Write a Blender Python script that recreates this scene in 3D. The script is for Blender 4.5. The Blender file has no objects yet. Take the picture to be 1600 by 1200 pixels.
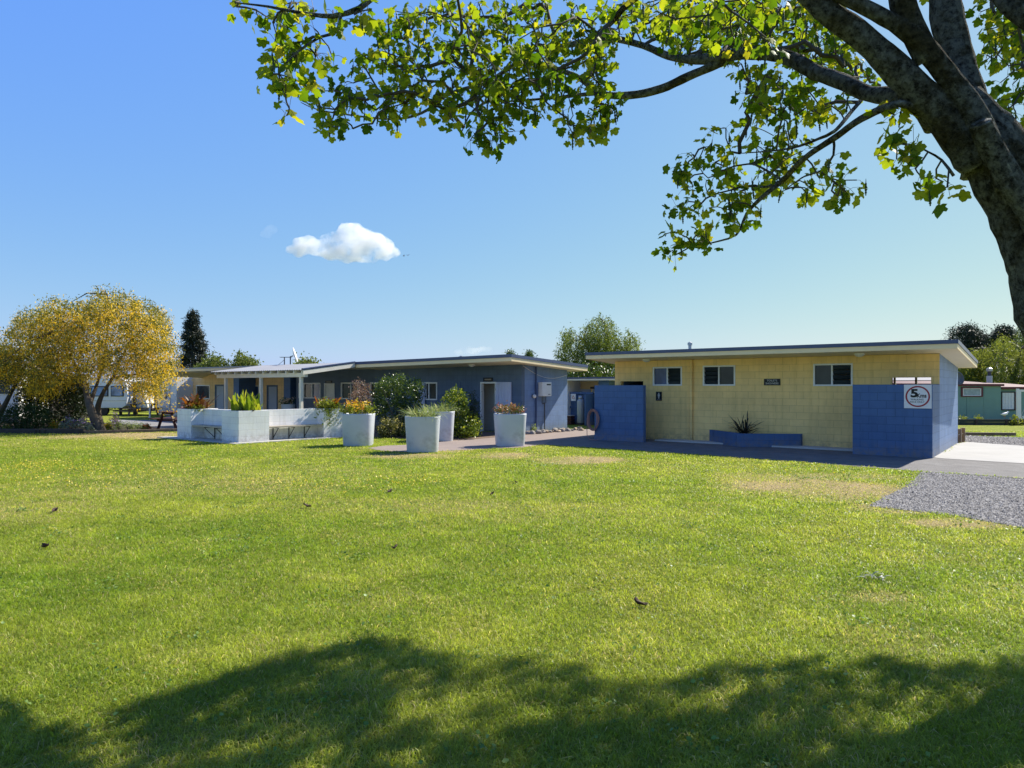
import bpy, bmesh, math, random
import numpy as np
from mathutils import Vector, Matrix, Quaternion
random.seed(7); rng = np.random.default_rng(7)
R = math.radians
scene = bpy.context.scene
COL = scene.collection
# ------------------------------------------------------------------ survey of the place (metres)
F, CX, HZ, EYE = 1080.0, 800.0, 604.0, 1.75       # 24 mm lens, eye height 1.75 m
def at(px, py, Y): return Vector(((px-CX)/F*Y, Y, EYE-(py-HZ)/F*Y))
def gnd(px, py, z=0.0):
    Y = (EYE-z)*F/(py-HZ); return Vector(((px-CX)/F*Y, Y, z))
AZ = R(-38.05)                                    # both block buildings share one grid
CA, SA = math.cos(AZ), math.sin(AZ)
class Frame:
    def __init__(s, x, y, a=AZ): s.x, s.y, s.a = x, y, a; s.c, s.s = math.cos(a), math.sin(a)
    def w(s, lx, ly, z=0): return Vector((s.x+lx*s.c-ly*s.s, s.y+lx*s.s+ly*s.c, z))
    def lx(s, px, ly):                            # local x where the sight line of column px meets the plane y=ly
        k=(px-CX)/F; ox=s.x-ly*s.s; oy=s.y+ly*s.c
        return (ox-k*oy)/(k*s.s-s.c)
    def ly(s, px, lx):
        k=(px-CX)/F; ox=s.x+lx*s.c; oy=s.y+lx*s.s
        return (k*oy-ox)/(-s.s-k*s.c)
    def z(s, lx, ly, py): return EYE-(py-HZ)/F*s.w(lx,ly).y
TB = Frame(10.22,16.8); BB = Frame(.356,25.6)

# ------------------------------------------------------------------ materials
def new_mat(name):
    m=bpy.data.materials.new(name); m.use_nodes=True; nt=m.node_tree
    b=nt.nodes['Principled BSDF']; return m,nt,b
def N(nt,t,**k):
    n=nt.nodes.new(t)
    for a,v in k.items(): setattr(n,a,v)
    return n
def ramp(nt, fac, stops):
    r=N(nt,'ShaderNodeValToRGB'); e=r.color_ramp.elements
    while len(e)<len(stops): e.new(.5)
    for i,(p,c) in enumerate(stops): e[i].position=p; e[i].color=(*c,1)
    nt.links.new(fac,r.inputs[0]); return r.outputs[0]
def mul(c,k): return tuple(max(0,min(1,x*k)) for x in c)
def noise(nt, vec, scale, detail=5, rough=.6):
    n=N(nt,'ShaderNodeTexNoise'); n.inputs['Scale'].default_value=scale; n.inputs['Detail'].default_value=detail; n.inputs['Roughness'].default_value=rough
    if vec is not None: nt.links.new(vec,n.inputs['Vector'])
    return n.outputs['Fac']
def bump(nt,b,h,strength,dist=.01,prev=None):
    n=N(nt,'ShaderNodeBump'); n.inputs['Strength'].default_value=strength; n.inputs['Distance'].default_value=dist
    nt.links.new(h,n.inputs['Height'])
    if prev is not None: nt.links.new(prev,n.inputs['Normal'])
    nt.links.new(n.outputs[0],b.inputs['Normal']); return n.outputs[0]
MATS={}
def mat(name, base, rough=.6, var=.12, scale=3.0, bmp=.15, bscale=60, spec=.35, metal=0.0, dirt=None):
    if name in MATS: return MATS[name]
    m,nt,b=new_mat(name); tc=N(nt,'ShaderNodeTexCoord').outputs['Object']
    f=noise(nt,tc,scale,6)
    c=ramp(nt,f,[(.25,mul(base,1-var)),(.75,mul(base,1+var))])
    if dirt:
        f2=noise(nt,tc,dirt[0],8,.7); mk=ramp(nt,f2,[(dirt[2],(0,0,0)),(min(1,dirt[2]+.12),(1,1,1))])
        mx=N(nt,'ShaderNodeMix',data_type='RGBA'); nt.links.new(mk,mx.inputs[0]); nt.links.new(c,mx.inputs[6]); mx.inputs[7].default_value=(*dirt[1],1); c=mx.outputs[2]
    nt.links.new(c,b.inputs['Base Color']); b.inputs['Roughness'].default_value=rough; b.inputs['Metallic'].default_value=metal
    b.inputs['Specular IOR Level'].default_value=spec
    if bmp: bump(nt,b,noise(nt,tc,bscale,4),bmp)
    MATS[name]=m; return m
def block_mat(name, base, groove=.72, var=.08, bw=.4, bh=.2, mort=.007, rough=.55, stain=None, splash=True):
    if name in MATS: return MATS[name]
    m,nt,b=new_mat(name); tc=N(nt,'ShaderNodeTexCoord').outputs['Object']
    sx=N(nt,'ShaderNodeSeparateXYZ'); nt.links.new(tc,sx.inputs[0])
    ad=N(nt,'ShaderNodeMath',operation='ADD'); nt.links.new(sx.outputs[0],ad.inputs[0]); nt.links.new(sx.outputs[1],ad.inputs[1])
    cb=N(nt,'ShaderNodeCombineXYZ'); nt.links.new(ad.outputs[0],cb.inputs[0]); nt.links.new(sx.outputs[2],cb.inputs[1])
    br=N(nt,'ShaderNodeTexBrick'); nt.links.new(cb.outputs[0],br.inputs['Vector'])
    br.inputs['Scale'].default_value=1; br.inputs['Brick Width'].default_value=bw; br.inputs['Row Height'].default_value=bh
    br.inputs['Mortar Size'].default_value=mort; br.inputs['Mortar Smooth'].default_value=.35; br.inputs['Bias'].default_value=0
    br.inputs['Color1'].default_value=(*mul(base,1-var),1); br.inputs['Color2'].default_value=(*mul(base,1+var),1); br.inputs['Mortar'].default_value=(*mul(base,groove),1)
    f=noise(nt,tc,1.7,7,.65); g=ramp(nt,f,[(.3,(.86,.86,.88)),(.7,(1.06,1.05,1.03))])
    mx=N(nt,'ShaderNodeMix',data_type='RGBA',blend_type='MULTIPLY'); mx.inputs[0].default_value=1; nt.links.new(br.outputs['Color'],mx.inputs[6]); nt.links.new(g,mx.inputs[7]); c=mx.outputs[2]
    if stain:
        f2=noise(nt,tc,stain[0],9,.72); mk=ramp(nt,f2,[(stain[2],(0,0,0)),(stain[2]+.1,(.8,.8,.8))])
        m2=N(nt,'ShaderNodeMix',data_type='RGBA'); nt.links.new(mk,m2.inputs[0]); nt.links.new(c,m2.inputs[6]); m2.inputs[7].default_value=(*stain[1],1); c=m2.outputs[2]
    if splash:                                     # mud splashed up from the ground
        zz=N(nt,'ShaderNodeMapRange'); zz.inputs['From Min'].default_value=.0; zz.inputs['From Max'].default_value=.38; zz.inputs['To Min'].default_value=1; zz.inputs['To Max'].default_value=0; nt.links.new(sx.outputs[2],zz.inputs['Value'])
        f3=noise(nt,tc,7,8,.7); ad3=N(nt,'ShaderNodeMath',operation='MULTIPLY'); nt.links.new(zz.outputs[0],ad3.inputs[0]); nt.links.new(ramp(nt,f3,[(.35,(0,0,0)),(.62,(.75,.75,.75))]),ad3.inputs[1])
        m3=N(nt,'ShaderNodeMix',data_type='RGBA'); nt.links.new(ad3.outputs[0],m3.inputs[0]); nt.links.new(c,m3.inputs[6]); m3.inputs[7].default_value=(.22,.18,.13,1); c=m3.outputs[2]
        f4=N(nt,'ShaderNodeMapping'); f4.inputs['Scale'].default_value=(5,5,.35); nt.links.new(tc,f4.inputs['Vector']); st=noise(nt,f4.outputs[0],1.6,6,.6)
        m4=N(nt,'ShaderNodeMix',data_type='RGBA',blend_type='MULTIPLY'); m4.inputs[0].default_value=1; nt.links.new(c,m4.inputs[6]); nt.links.new(ramp(nt,st,[(.36,(.93,.925,.91)),(.5,(1,1,1)),(.7,(1.02,1.02,1.02))]),m4.inputs[7]); c=m4.outputs[2]
    nt.links.new(c,b.inputs['Base Color']); b.inputs['Roughness'].default_value=rough; b.inputs['Specular IOR Level'].default_value=.35
    iv=N(nt,'ShaderNodeMath',operation='SUBTRACT'); iv.inputs[0].default_value=1; nt.links.new(br.outputs['Fac'],iv.inputs[1])
    p=bump(nt,b,iv.outputs[0],.55,.008); bump(nt,b,noise(nt,tc,45,5,.7),.3,.006,p)
    MATS[name]=m; return m
def leaf_mat(name, stops, trans=.45, rough=.45, tr_tint=(1.15,1.1,.55), spec=.3):
    """stops: colours over the per-leaf tint attribute"""
    if name in MATS: return MATS[name]
    m,nt,b=new_mat(name); at_=N(nt,'ShaderNodeAttribute',attribute_name='tint')
    c=ramp(nt,at_.outputs['Fac'],stops); nt.links.new(c,b.inputs['Base Color']); b.inputs['Roughness'].default_value=rough; b.inputs['Specular IOR Level'].default_value=spec
    if trans:
        t=N(nt,'ShaderNodeBsdfTranslucent'); mx=N(nt,'ShaderNodeMix',data_type='RGBA',blend_type='MULTIPLY'); mx.inputs[0].default_value=1
        nt.links.new(c,mx.inputs[6]); mx.inputs[7].default_value=(*[min(4,x) for x in tr_tint],1); nt.links.new(mx.outputs[2],t.inputs['Color'])
        ms=N(nt,'ShaderNodeMixShader'); ms.inputs[0].default_value=trans; nt.links.new(b.outputs[0],ms.inputs[1]); nt.links.new(t.outputs[0],ms.inputs[2])
        nt.links.new(ms.outputs[0],nt.nodes['Material Output'].inputs['Surface'])
    MATS[name]=m; return m
def glass_mat(name, col=(.02,.025,.03), rough=.06):
    if name in MATS: return MATS[name]
    m,nt,b=new_mat(name); tc=N(nt,'ShaderNodeTexCoord').outputs['Object']
    c=ramp(nt,noise(nt,tc,1.3,2),[(.35,mul(col,.6)),(.65,mul(col,1.5))]); nt.links.new(c,b.inputs['Base Color'])
    b.inputs['Roughness'].default_value=rough; b.inputs['Specular IOR Level'].default_value=.4
    bump(nt,b,noise(nt,tc,1.1,1),.03,.02); MATS[name]=m; return m

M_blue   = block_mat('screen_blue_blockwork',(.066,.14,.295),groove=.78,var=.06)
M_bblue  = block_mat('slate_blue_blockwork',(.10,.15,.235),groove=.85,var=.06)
M_bside_lit  = block_mat('lit_side_blue_blockwork',(.19,.285,.48),groove=.82,var=.06)  # blue wall paint lightened; light on the side walls put into the colour
M_yellow = block_mat('yellow_blockwork',(.96,.66,.25),groove=.82,var=.035)
M_white  = block_mat('white_painted_blockwork',(.86,.86,.85),groove=.84,var=.015,stain=(2.2,(.45,.38,.30),.70))
M_cream  = mat('cream_trim_paint',(.92,.73,.43),.5,.05)
M_soffit = mat('pale_soffit_paint',(.80,.70,.50),.6,.05)
M_cap    = mat('blue_roof_metal',(.065,.09,.175),.35,.1,spec=.5,bmp=.05)
M_whitep = mat('white_gloss_paint',(.78,.77,.74),.4,.05,bmp=.05)
M_verroof= mat('grey_roof_sheet',(.36,.36,.365),.45,.1,scale=1.2,dirt=(2.5,(.35,.33,.3),.62))
M_postp  = mat('off_white_post_paint',(.80,.75,.62),.5,.06)
M_beige  = mat('beige_panel_paint',(.80,.56,.27),.6,.05)
M_beigeb = block_mat('beige_blockwork',(.85,.58,.27),groove=.8,var=.04)
M_door   = mat('lavender_door_paint',(.50,.54,.68),.45,.06,bmp=.05)
M_greydoor=mat('grey_blue_door_paint',(.36,.42,.52),.5,.06,bmp=.05)
M_dark   = mat('dark_interior',(.02,.02,.025),.9,.2)
M_black  = mat('black_sign_paint',(.012,.013,.016),.4,.1,bmp=0)
M_asphalt= mat('asphalt',(.155,.148,.142),.85,.25,scale=2.5,bmp=.5,bscale=220,dirt=(.8,(.19,.185,.18),.55))
M_conc   = mat('pale_concrete',(.50,.485,.45),.8,.15,scale=1.5,bmp=.3,bscale=120,dirt=(3,(.36,.34,.31),.6))
M_brick  = block_mat('pink_paver',(.40,.32,.275),groove=.7,var=.16,bw=.22,bh=.11,mort=.006,rough=.8,splash=False)
M_mulch  = mat('bark_mulch',(.17,.12,.085),.95,.5,scale=14,bmp=1,bscale=40)
M_soil   = mat('dark_soil',(.05,.035,.025),.95,.4,scale=20,bmp=1,bscale=60)
M_timber = mat('weathered_timber',(.16,.12,.085),.8,.35,scale=8,bmp=.5,bscale=40)
M_dtimber= mat('dark_stained_timber',(.055,.045,.04),.8,.3,scale=6,bmp=.4)
M_maroon = mat('red_brown_table_stain',(.085,.032,.026),.6,.25,scale=7,bmp=.3)
M_steel  = mat('galvanised_steel',(.45,.46,.47),.4,.1,metal=.7,bmp=.05)
M_dsteel = mat('dark_steel_bracket',(.06,.06,.065),.6,.2)
M_glass  = glass_mat('dark_window_glass',(.028,.036,.040),.16)
M_glassb = glass_mat('blue_window_glass',(.05,.10,.22),.1)
M_curtain= mat('white_curtain',(.72,.72,.70),.8,.1,scale=9)
M_pot    = None

# ------------------------------------------------------------------ mesh helpers
class MB:
    def __init__(s): s.v=[]; s.f=[]
    def box(s,x0,x1,y0,y1,z0,z1):
        n=len(s.v); s.v+=[(x0,y0,z0),(x1,y0,z0),(x1,y1,z0),(x0,y1,z0),(x0,y0,z1),(x1,y0,z1),(x1,y1,z1),(x0,y1,z1)]
        s.f+=[(n,n+3,n+2,n+1),(n+4,n+5,n+6,n+7),(n,n+1,n+5,n+4),(n+1,n+2,n+6,n+5),(n+2,n+3,n+7,n+6),(n+3,n,n+4,n+7)]; return s
    def hexa(s,p):                       # 8 points, bottom ring then top ring
        n=len(s.v); s.v+=[tuple(q) for q in p]
        s.f+=[(n,n+3,n+2,n+1),(n+4,n+5,n+6,n+7),(n,n+1,n+5,n+4),(n+1,n+2,n+6,n+5),(n+2,n+3,n+7,n+6),(n+3,n,n+4,n+7)]; return s
    def prism(s,poly,z0,z1):             # plan polygon
        n=len(s.v); k=len(poly)
        s.v+=[(p[0],p[1],z0) for p in poly]+[(p[0],p[1],z1) for p in poly]
        s.f+=[tuple(range(n+k-1,n-1,-1)),tuple(range(n+k,n+2*k))]+[(n+i,n+(i+1)%k,n+k+(i+1)%k,n+k+i) for i in range(k)]; return s
    def bar(s,a,b,w,h=None,up=(0,0,1)):
        h=h or w; a=Vector(a); b=Vector(b); d=(b-a).normalized(); u=Vector(up)
        if abs(d.dot(u))>.98: u=Vector((1,0,0))
        sd=d.cross(u).normalized()*w/2; u2=sd.cross(d).normalized()*h/2
        return s.hexa([a-sd-u2,a+sd-u2,b+sd-u2,b-sd-u2,a-sd+u2,a+sd+u2,b+sd+u2,b-sd+u2])
    def tube(s,pts,rad,n=8,cap=True,wob=0.0):
        pts=[Vector(p) for p in pts]; L=len(pts); rad=rad if hasattr(rad,'__len__') else [rad]*L
        base=len(s.v); prev=None
        for i,p in enumerate(pts):
            d=(pts[min(i+1,L-1)]-pts[max(i-1,0)]); d=d.normalized() if d.length>1e-9 else Vector((0,0,1))
            if prev is None:
                a=d.orthogonal().normalized()
            else:
                a=prev-d*prev.dot(d); a=a.normalized() if a.length>1e-6 else d.orthogonal().normalized()
            prev=a; b=d.cross(a)
            for j in range(n):
                t=2*math.pi*j/n; r=rad[i]*(1+(wob*(random.random()-.5) if wob else 0))
                q=p+(a*math.cos(t)+b*math.sin(t))*r; s.v.append(tuple(q))
        for i in range(L-1):
            for j in range(n):
                s.f.append((base+i*n+j,base+i*n+(j+1)%n,base+(i+1)*n+(j+1)%n,base+(i+1)*n+j))
        if cap: s.f.append(tuple(base+j for j in range(n-1,-1,-1))); s.f.append(tuple(base+(L-1)*n+j for j in range(n)))
        return s
    def lathe(s,prof,c=(0,0,0),n=24,se=2.0,a0=0,close=True):          # prof: (r,z); se: superellipse exponent
        base=len(s.v); L=len(prof)
        for r,z in prof:
            for j in range(n):
                t=2*math.pi*j/n+a0; ct,st=math.cos(t),math.sin(t); k=(abs(ct)**se+abs(st)**se)**(-1/se)
                s.v.append((c[0]+r*k*ct,c[1]+r*k*st,c[2]+z))
        for i in range(L-1):
            for j in range(n): s.f.append((base+i*n+j,base+i*n+(j+1)%n,base+(i+1)*n+(j+1)%n,base+(i+1)*n+j))
        if close: s.f.append(tuple(base+j for j in range(n-1,-1,-1))); s.f.append(tuple(base+(L-1)*n+j for j in range(n)))
        return s
    def wall(s,x0,x1,y0,y1,z0,z1,holes=()):                           # wall along x with rectangular openings (x0,x1,z0,z1)
        xs=sorted({x0,x1,*[h[0] for h in holes],*[h[1] for h in holes]}); zs=sorted({z0,z1,*[h[2] for h in holes],*[h[3] for h in holes]})
        for i in range(len(xs)-1):
            k=0
            while k<len(zs)-1:
                cx=(xs[i]+xs[i+1])/2
                def solid(kk): cz=(zs[kk]+zs[kk+1])/2; return not any(h[0]<cx<h[1] and h[2]<cz<h[3] for h in holes)
                if not solid(k): k+=1; continue
                e=k
                while e+1<len(zs)-1 and solid(e+1): e+=1
                s.box(xs[i],xs[i+1],y0,y1,zs[k],zs[e+1]); k=e+1
        return s
    def blob(s,c,r,sub=2,sq=(1,1,1),jit=.15):
        bm=bmesh.new(); bmesh.ops.create_icosphere(bm,subdivisions=sub,radius=1); n=len(s.v); ph=[random.uniform(0,6) for _ in range(6)]
        for v in bm.verts:
            k=1+jit*(math.sin(v.co.x*2.3+ph[0])+math.sin(v.co.y*2.7+ph[1])+math.sin(v.co.z*3.1+ph[2])+.6*math.sin(v.co.x*5+v.co.y*4+ph[3]))/2
            s.v.append((c[0]+v.co.x*r*k*sq[0],c[1]+v.co.y*r*k*sq[1],c[2]+v.co.z*r*k*sq[2]))
        s.f+=[tuple(n+v.index for v in f.verts) for f in bm.faces]; bm.free(); return s
def link(name, mesh, m, parent=None):
    o=bpy.data.objects.new(name,mesh); COL.objects.link(o)
    if m is not None: mesh.materials.append(m)
    if parent is not None: o.parent=parent
    return o
def build(name, mb, m, parent=None, smooth=False, bevel=0, label=None):
    me=bpy.data.meshes.new(name); me.from_pydata(mb.v,[],mb.f); me.update()
    if smooth: me.polygons.foreach_set('use_smooth',[True]*len(me.polygons))
    o=link(name,me,m,parent)
    if bevel:
        b=o.modifiers.new('Bevel','BEVEL'); b.width=bevel; b.segments=2; b.limit_method='ANGLE'
    if label: o['label']=label
    return o
def arr_mesh(name, V, Fc, m, parent=None, tint=None, attr='tint', col=None, smooth=False):
    me=bpy.data.meshes.new(name); V=np.asarray(V,dtype=np.float32); Fc=np.asarray(Fc,dtype=np.int32); k=Fc.shape[1]
    me.vertices.add(len(V)); me.vertices.foreach_set('co',V.ravel()); me.loops.add(Fc.size); me.loops.foreach_set('vertex_index',Fc.ravel())
    me.polygons.add(len(Fc)); me.polygons.foreach_set('loop_start',np.arange(0,Fc.size,k,dtype=np.int32)); me.polygons.foreach_set('loop_total',np.full(len(Fc),k,dtype=np.int32))
    if smooth: me.polygons.foreach_set('use_smooth',np.ones(len(Fc),dtype=bool))
    me.update(calc_edges=True)
    if tint is not None:
        a=me.attributes.new(attr,'FLOAT','POINT'); a.data.foreach_set('value',np.asarray(tint,dtype=np.float32))
    if col is not None:
        a=me.attributes.new('col','FLOAT_COLOR','POINT'); c=np.ones((len(V),4),dtype=np.float32); c[:,:3]=col; a.data.foreach_set('color',c.ravel())
    return link(name,me,m,parent)
def thing(name,label,cat,loc=(0,0,0),rotz=0,group=None):
    o=bpy.data.objects.new(name,None); COL.objects.link(o); o.location=loc; o.rotation_euler=(0,0,rotz); o['label']=label; o['category']=cat
    o.empty_display_size=.2
    if group: o['group']=group
    return o
def tag(o,label,cat,group=None):
    o['label']=label; o['category']=cat
    if group: o['group']=group
    return o
def struct(o): o['kind']='structure'; return o
def stuff(o): o['kind']='stuff'; return o
def text_mesh(name, body, size, m, parent, loc, rot, ext=.002, align='CENTER', sx=1.0, bold=0.0):
    cu=bpy.data.curves.new(name,'FONT'); cu.body=body; cu.size=size; cu.align_x=align; cu.align_y='CENTER'; cu.extrude=ext; cu.offset=bold
    tmp=bpy.data.objects.new(name+'_tmp',cu); COL.objects.link(tmp); bpy.context.view_layer.update()
    me=bpy.data.meshes.new_from_object(tmp.evaluated_get(bpy.context.evaluated_depsgraph_get())); bpy.data.objects.remove(tmp)
    o=link(name,me,m,parent); o.location=loc; o.rotation_euler=rot; o.scale=(sx,1,1); return o
# ------------------------------------------------------------------ foliage helpers (numpy)
def unit(a): return a/np.maximum(1e-9,np.linalg.norm(a,axis=-1,keepdims=True))
T_DIAMOND=(np.array([[0,0,0],[.5,.42,.10],[0,1,0],[-.5,.42,.10]],float),np.array([[0,1,2],[0,2,3]]))
T_LEAF=(np.array([[0,0,0],[.34,.25,.05],[.42,.55,.07],[0,1,-.12],[-.42,.55,.07],[-.34,.25,.05],[0,.5,-.02]],float),
        np.array([[6,0,1],[6,1,2],[6,2,3],[6,3,4],[6,4,5],[6,5,0]]))
_p=[(0,.0),(.20,-.12),(.46,-.06),(.44,.20),(.66,.36),(.62,.62),(.38,.56),(.30,.78),(0,1.0),(-.30,.78),(-.38,.56),(-.62,.62),(-.66,.36),(-.44,.20),(-.46,-.06),(-.20,-.12)]
T_MAPLE=(np.array([[0,.34,.03]]+[[x,y,-.16*abs(x)-.26*max(0,y)**2] for x,y in _p],float),np.array([[0,i+1,(i+1)%len(_p)+1] for i in range(len(_p))]))
def leaves(C, size, tmpl, width=1.0, up=.4, along=None, spread=1.0, tint=None):
    """C (n,3) leaf bases -> V,F,tint ; along: preferred direction of the leaf axis"""
    n=len(C); size=np.broadcast_to(np.asarray(size,float),(n,))
    b=rng.normal(size=(n,3))*spread
    if along is not None: b=b+np.asarray(along,float)
    b=unit(b); nn=rng.normal(size=(n,3)); nn[:,2]+=up*2
    nn=unit(nn-b*(nn*b).sum(1,keepdims=True)); t=np.cross(b,nn)
    tv,tf=tmpl; k=len(tv)
    V=C[:,None,:]+size[:,None,None]*(tv[None,:,0,None]*width*t[:,None,:]+tv[None,:,1,None]*b[:,None,:]+tv[None,:,2,None]*nn[:,None,:])
    Fc=(tf[None]+ (np.arange(n)*k)[:,None,None]).reshape(-1,3)
    ti=rng.random(n) if tint is None else np.asarray(tint); return V.reshape(-1,3),Fc,np.repeat(ti,k)
def in_poly(pts,poly):
    x,y=pts[:,0],pts[:,1]; r=np.zeros(len(pts),bool); j=len(poly)-1
    for i in range(len(poly)):
        xi,yi=poly[i][:2]; xj,yj=poly[j][:2]
        c=((yi>y)!=(yj>y))&(x<(xj-xi)*(y-yi)/((yj-yi) if yj!=yi else 1e-9)+xi); r^=c; j=i
    return r
def zone(poly,n,Y0,Y1):
    """n points of a crown whose outline was surveyed as poly, between depths Y0 and Y1"""
    P=np.array(poly,float); lo,hi=P.min(0),P.max(0); out=np.zeros((0,2))
    while len(out)<n:
        q=lo+rng.random((n*3,2))*(hi-lo); out=np.vstack([out,q[in_poly(q,poly)]])
    out=out[:n]; Y=Y0+(Y1-Y0)*rng.random(n)
    return np.stack([(out[:,0]-CX)/F*Y,Y,EYE-(out[:,1]-HZ)/F*Y],1)
def clumps(C,r,per,flat=1.0):
    n=len(C); k=np.asarray(per); d=rng.normal(size=(n,per,3))*.5; d[:,:,2]*=flat
    r=np.broadcast_to(np.asarray(r,float),(n,)); pts=C[:,None,:]+d*r[:,None,None]
    ct=rng.random(n); return pts.reshape(-1,3), np.repeat(ct,per)
def strands(C,length,per,sway=.12):
    n=len(C); t=rng.random((n,per)); L=length*(.5+rng.random(n)); d=np.zeros((n,per,3)); dr=rng.normal(size=(n,2))*.3
    d[:,:,2]=-t*L[:,None]; d[:,:,0]=dr[:,:1]*t*(1-.4*t)*1.2; d[:,:,1]=dr[:,1:]*t*(1-.4*t)*1.2; d+=rng.normal(size=d.shape)*sway
    return (C[:,None,:]+d).reshape(-1,3), np.repeat(rng.random(n),per)
def blades(bases, dirs, length, width, droop, seg=4, w0=.6):
    """strap leaves: V,F(quads)"""
    n=len(bases); L=np.broadcast_to(np.asarray(length,float),(n,)); W=np.broadcast_to(np.asarray(width,float),(n,)); D=np.broadcast_to(np.asarray(droop,float),(n,))
    d=unit(np.asarray(dirs,float)); side=np.cross(d,np.array([0,0,1.]))+rng.normal(size=(n,3))*.15; side=unit(side); V=[]
    for i in range(seg+1):
        t=i/seg; c=bases+d*(L*t)[:,None]; c[:,2]-=D*L*t*t
        w=W*(w0+(1-w0)*math.sin(math.pi*min(1,t*1.3+.05)) if t<.7 else (1-t)/.3*.95+.02)
        V.append(c-side*w[:,None]/2); V.append(c+side*w[:,None]/2)
    V=np.stack(V,1); k=2*(seg+1); f=np.array([[2*i,2*i+1,2*i+3,2*i+2] for i in range(seg)])
    return V.reshape(-1,3),(f[None]+(np.arange(n)*k)[:,None,None]).reshape(-1,4),k
_lat=rng.random((256,256))
def vnoise(x,y,s):
    x=np.asarray(x)*s; y=np.asarray(y)*s; xi=np.floor(x).astype(int); yi=np.floor(y).astype(int); fx=x-xi; fy=y-yi; fx=fx*fx*(3-2*fx); fy=fy*fy*(3-2*fy)
    g=lambda a,b:_lat[a%256,b%256]
    return (g(xi,yi)*(1-fx)+g(xi+1,yi)*fx)*(1-fy)+(g(xi,yi+1)*(1-fx)+g(xi+1,yi+1)*fx)*fy
def fbm(x,y,s): return (vnoise(x,y,s)*.5+vnoise(x+9,y+31,s*2.1)*.27+vnoise(x+51,y+7,s*4.3)*.15+vnoise(x+3,y+77,s*9)*.08)
def smooth_path(pts,rad,step=.12):
    P=[Vector(p) for p in pts]; out=[];ro=[]
    for i in range(len(P)-1):
        p0=P[max(i-1,0)];p1=P[i];p2=P[i+1];p3=P[min(i+2,len(P)-1)]; n=max(2,int((p2-p1).length/step))
        for k in range(n):
            t=k/n; t2=t*t;t3=t2*t
            out.append(.5*((2*p1)+(p2-p0)*t+(2*p0-5*p1+4*p2-p3)*t2+(3*p1-p0-3*p2+p3)*t3)); ro.append(rad[i]*(1-t)+rad[i+1]*t)
    out.append(P[-1]); ro.append(rad[-1]); return out,ro
#@@SECTIONS@@
# ================================================================== camera, light, sky
cam=bpy.data.cameras.new('camera'); cam.sensor_width=36; cam.lens=F/1600*36; cam.shift_y=(HZ-600)/1600; cam.clip_start=.05; cam.clip_end=6000
co=bpy.data.objects.new('camera',cam); COL.objects.link(co); co.location=(0,0,EYE); co.rotation_euler=(R(90),0,0); scene.camera=co
SUN_AZ, SUN_EL = 37.0, 42.0
sl=bpy.data.lights.new('sun','SUN'); sl.energy=3.6; sl.angle=R(.5); sl.color=(1,.94,.84)
so=bpy.data.objects.new('sun',sl); COL.objects.link(so); so.rotation_euler=(R(90-SUN_EL),0,R(SUN_AZ+90)); so.location=(20,15,25)
w=bpy.data.worlds.new('World'); scene.world=w; w.use_nodes=True; nt=w.node_tree; bg=nt.nodes['Background']
sk=N(nt,'ShaderNodeTexSky',sky_type='NISHITA'); sk.sun_disc=False; sk.sun_elevation=R(SUN_EL); sk.sun_rotation=R(90-SUN_AZ); sk.altitude=0; sk.air_density=1.0; sk.dust_density=.5; sk.ozone_density=2.2
sp=N(nt,'ShaderNodeSeparateColor'); cc=N(nt,'ShaderNodeCombineColor'); nt.links.new(sk.outputs[0],sp.inputs[0])
for i_,(A_,g_) in enumerate(((.62,.78),(1.192,.53),(5.55,-.17))):   # clear maritime air: deep blue overhead, paler towards the sun
    pw=N(nt,'ShaderNodeMath',operation='POWER'); pw.inputs[1].default_value=g_; nt.links.new(sp.outputs[i_],pw.inputs[0]); ml=N(nt,'ShaderNodeMath',operation='MULTIPLY'); ml.inputs[1].default_value=A_; nt.links.new(pw.outputs[0],ml.inputs[0]); nt.links.new(ml.outputs[0],cc.inputs[i_])
dz=N(nt,'ShaderNodeSeparateXYZ'); nt.links.new(N(nt,'ShaderNodeTexCoord').outputs['Generated'],dz.inputs[0]); zr_=N(nt,'ShaderNodeMapRange',interpolation_type='SMOOTHSTEP'); zr_.inputs['From Min'].default_value=.42; zr_.inputs['From Max'].default_value=.92; zr_.inputs['To Min'].default_value=1; zr_.inputs['To Max'].default_value=.42; nt.links.new(dz.outputs[2],zr_.inputs['Value'])
vm=N(nt,'ShaderNodeVectorMath',operation='SCALE'); nt.links.new(cc.outputs[0],vm.inputs[0]); nt.links.new(zr_.outputs[0],vm.inputs['Scale']); nt.links.new(vm.outputs[0],bg.inputs[0]); bg.inputs[1].default_value=.0935
scene.view_settings.view_transform='Standard'; scene.view_settings.look='None'; scene.view_settings.exposure=1.2; scene.view_settings.gamma=1
scene.cycles.use_denoising=True; scene.cycles.max_bounces=14; scene.cycles.diffuse_bounces=5; scene.cycles.transmission_bounces=8; scene.cycles.transparent_max_bounces=12; scene.cycles.volume_bounces=14

# ================================================================== ground
def gpoly(pts): return [gnd(*p) for p in pts]
def sheet(name, pts, z, m, thick=0.0):
    mb=MB(); n=len(pts); mb.v=[(p[0],p[1],z) for p in pts]; mb.f=[tuple(range(n))]
    o=build(name,mb,m); me=o.data
    if me.polygons[0].normal.z<0: me.flip_normals()
    return struct(o)
GRASS_EXCL=[]
def T(lx,ly): return TB.w(lx,ly)
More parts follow.
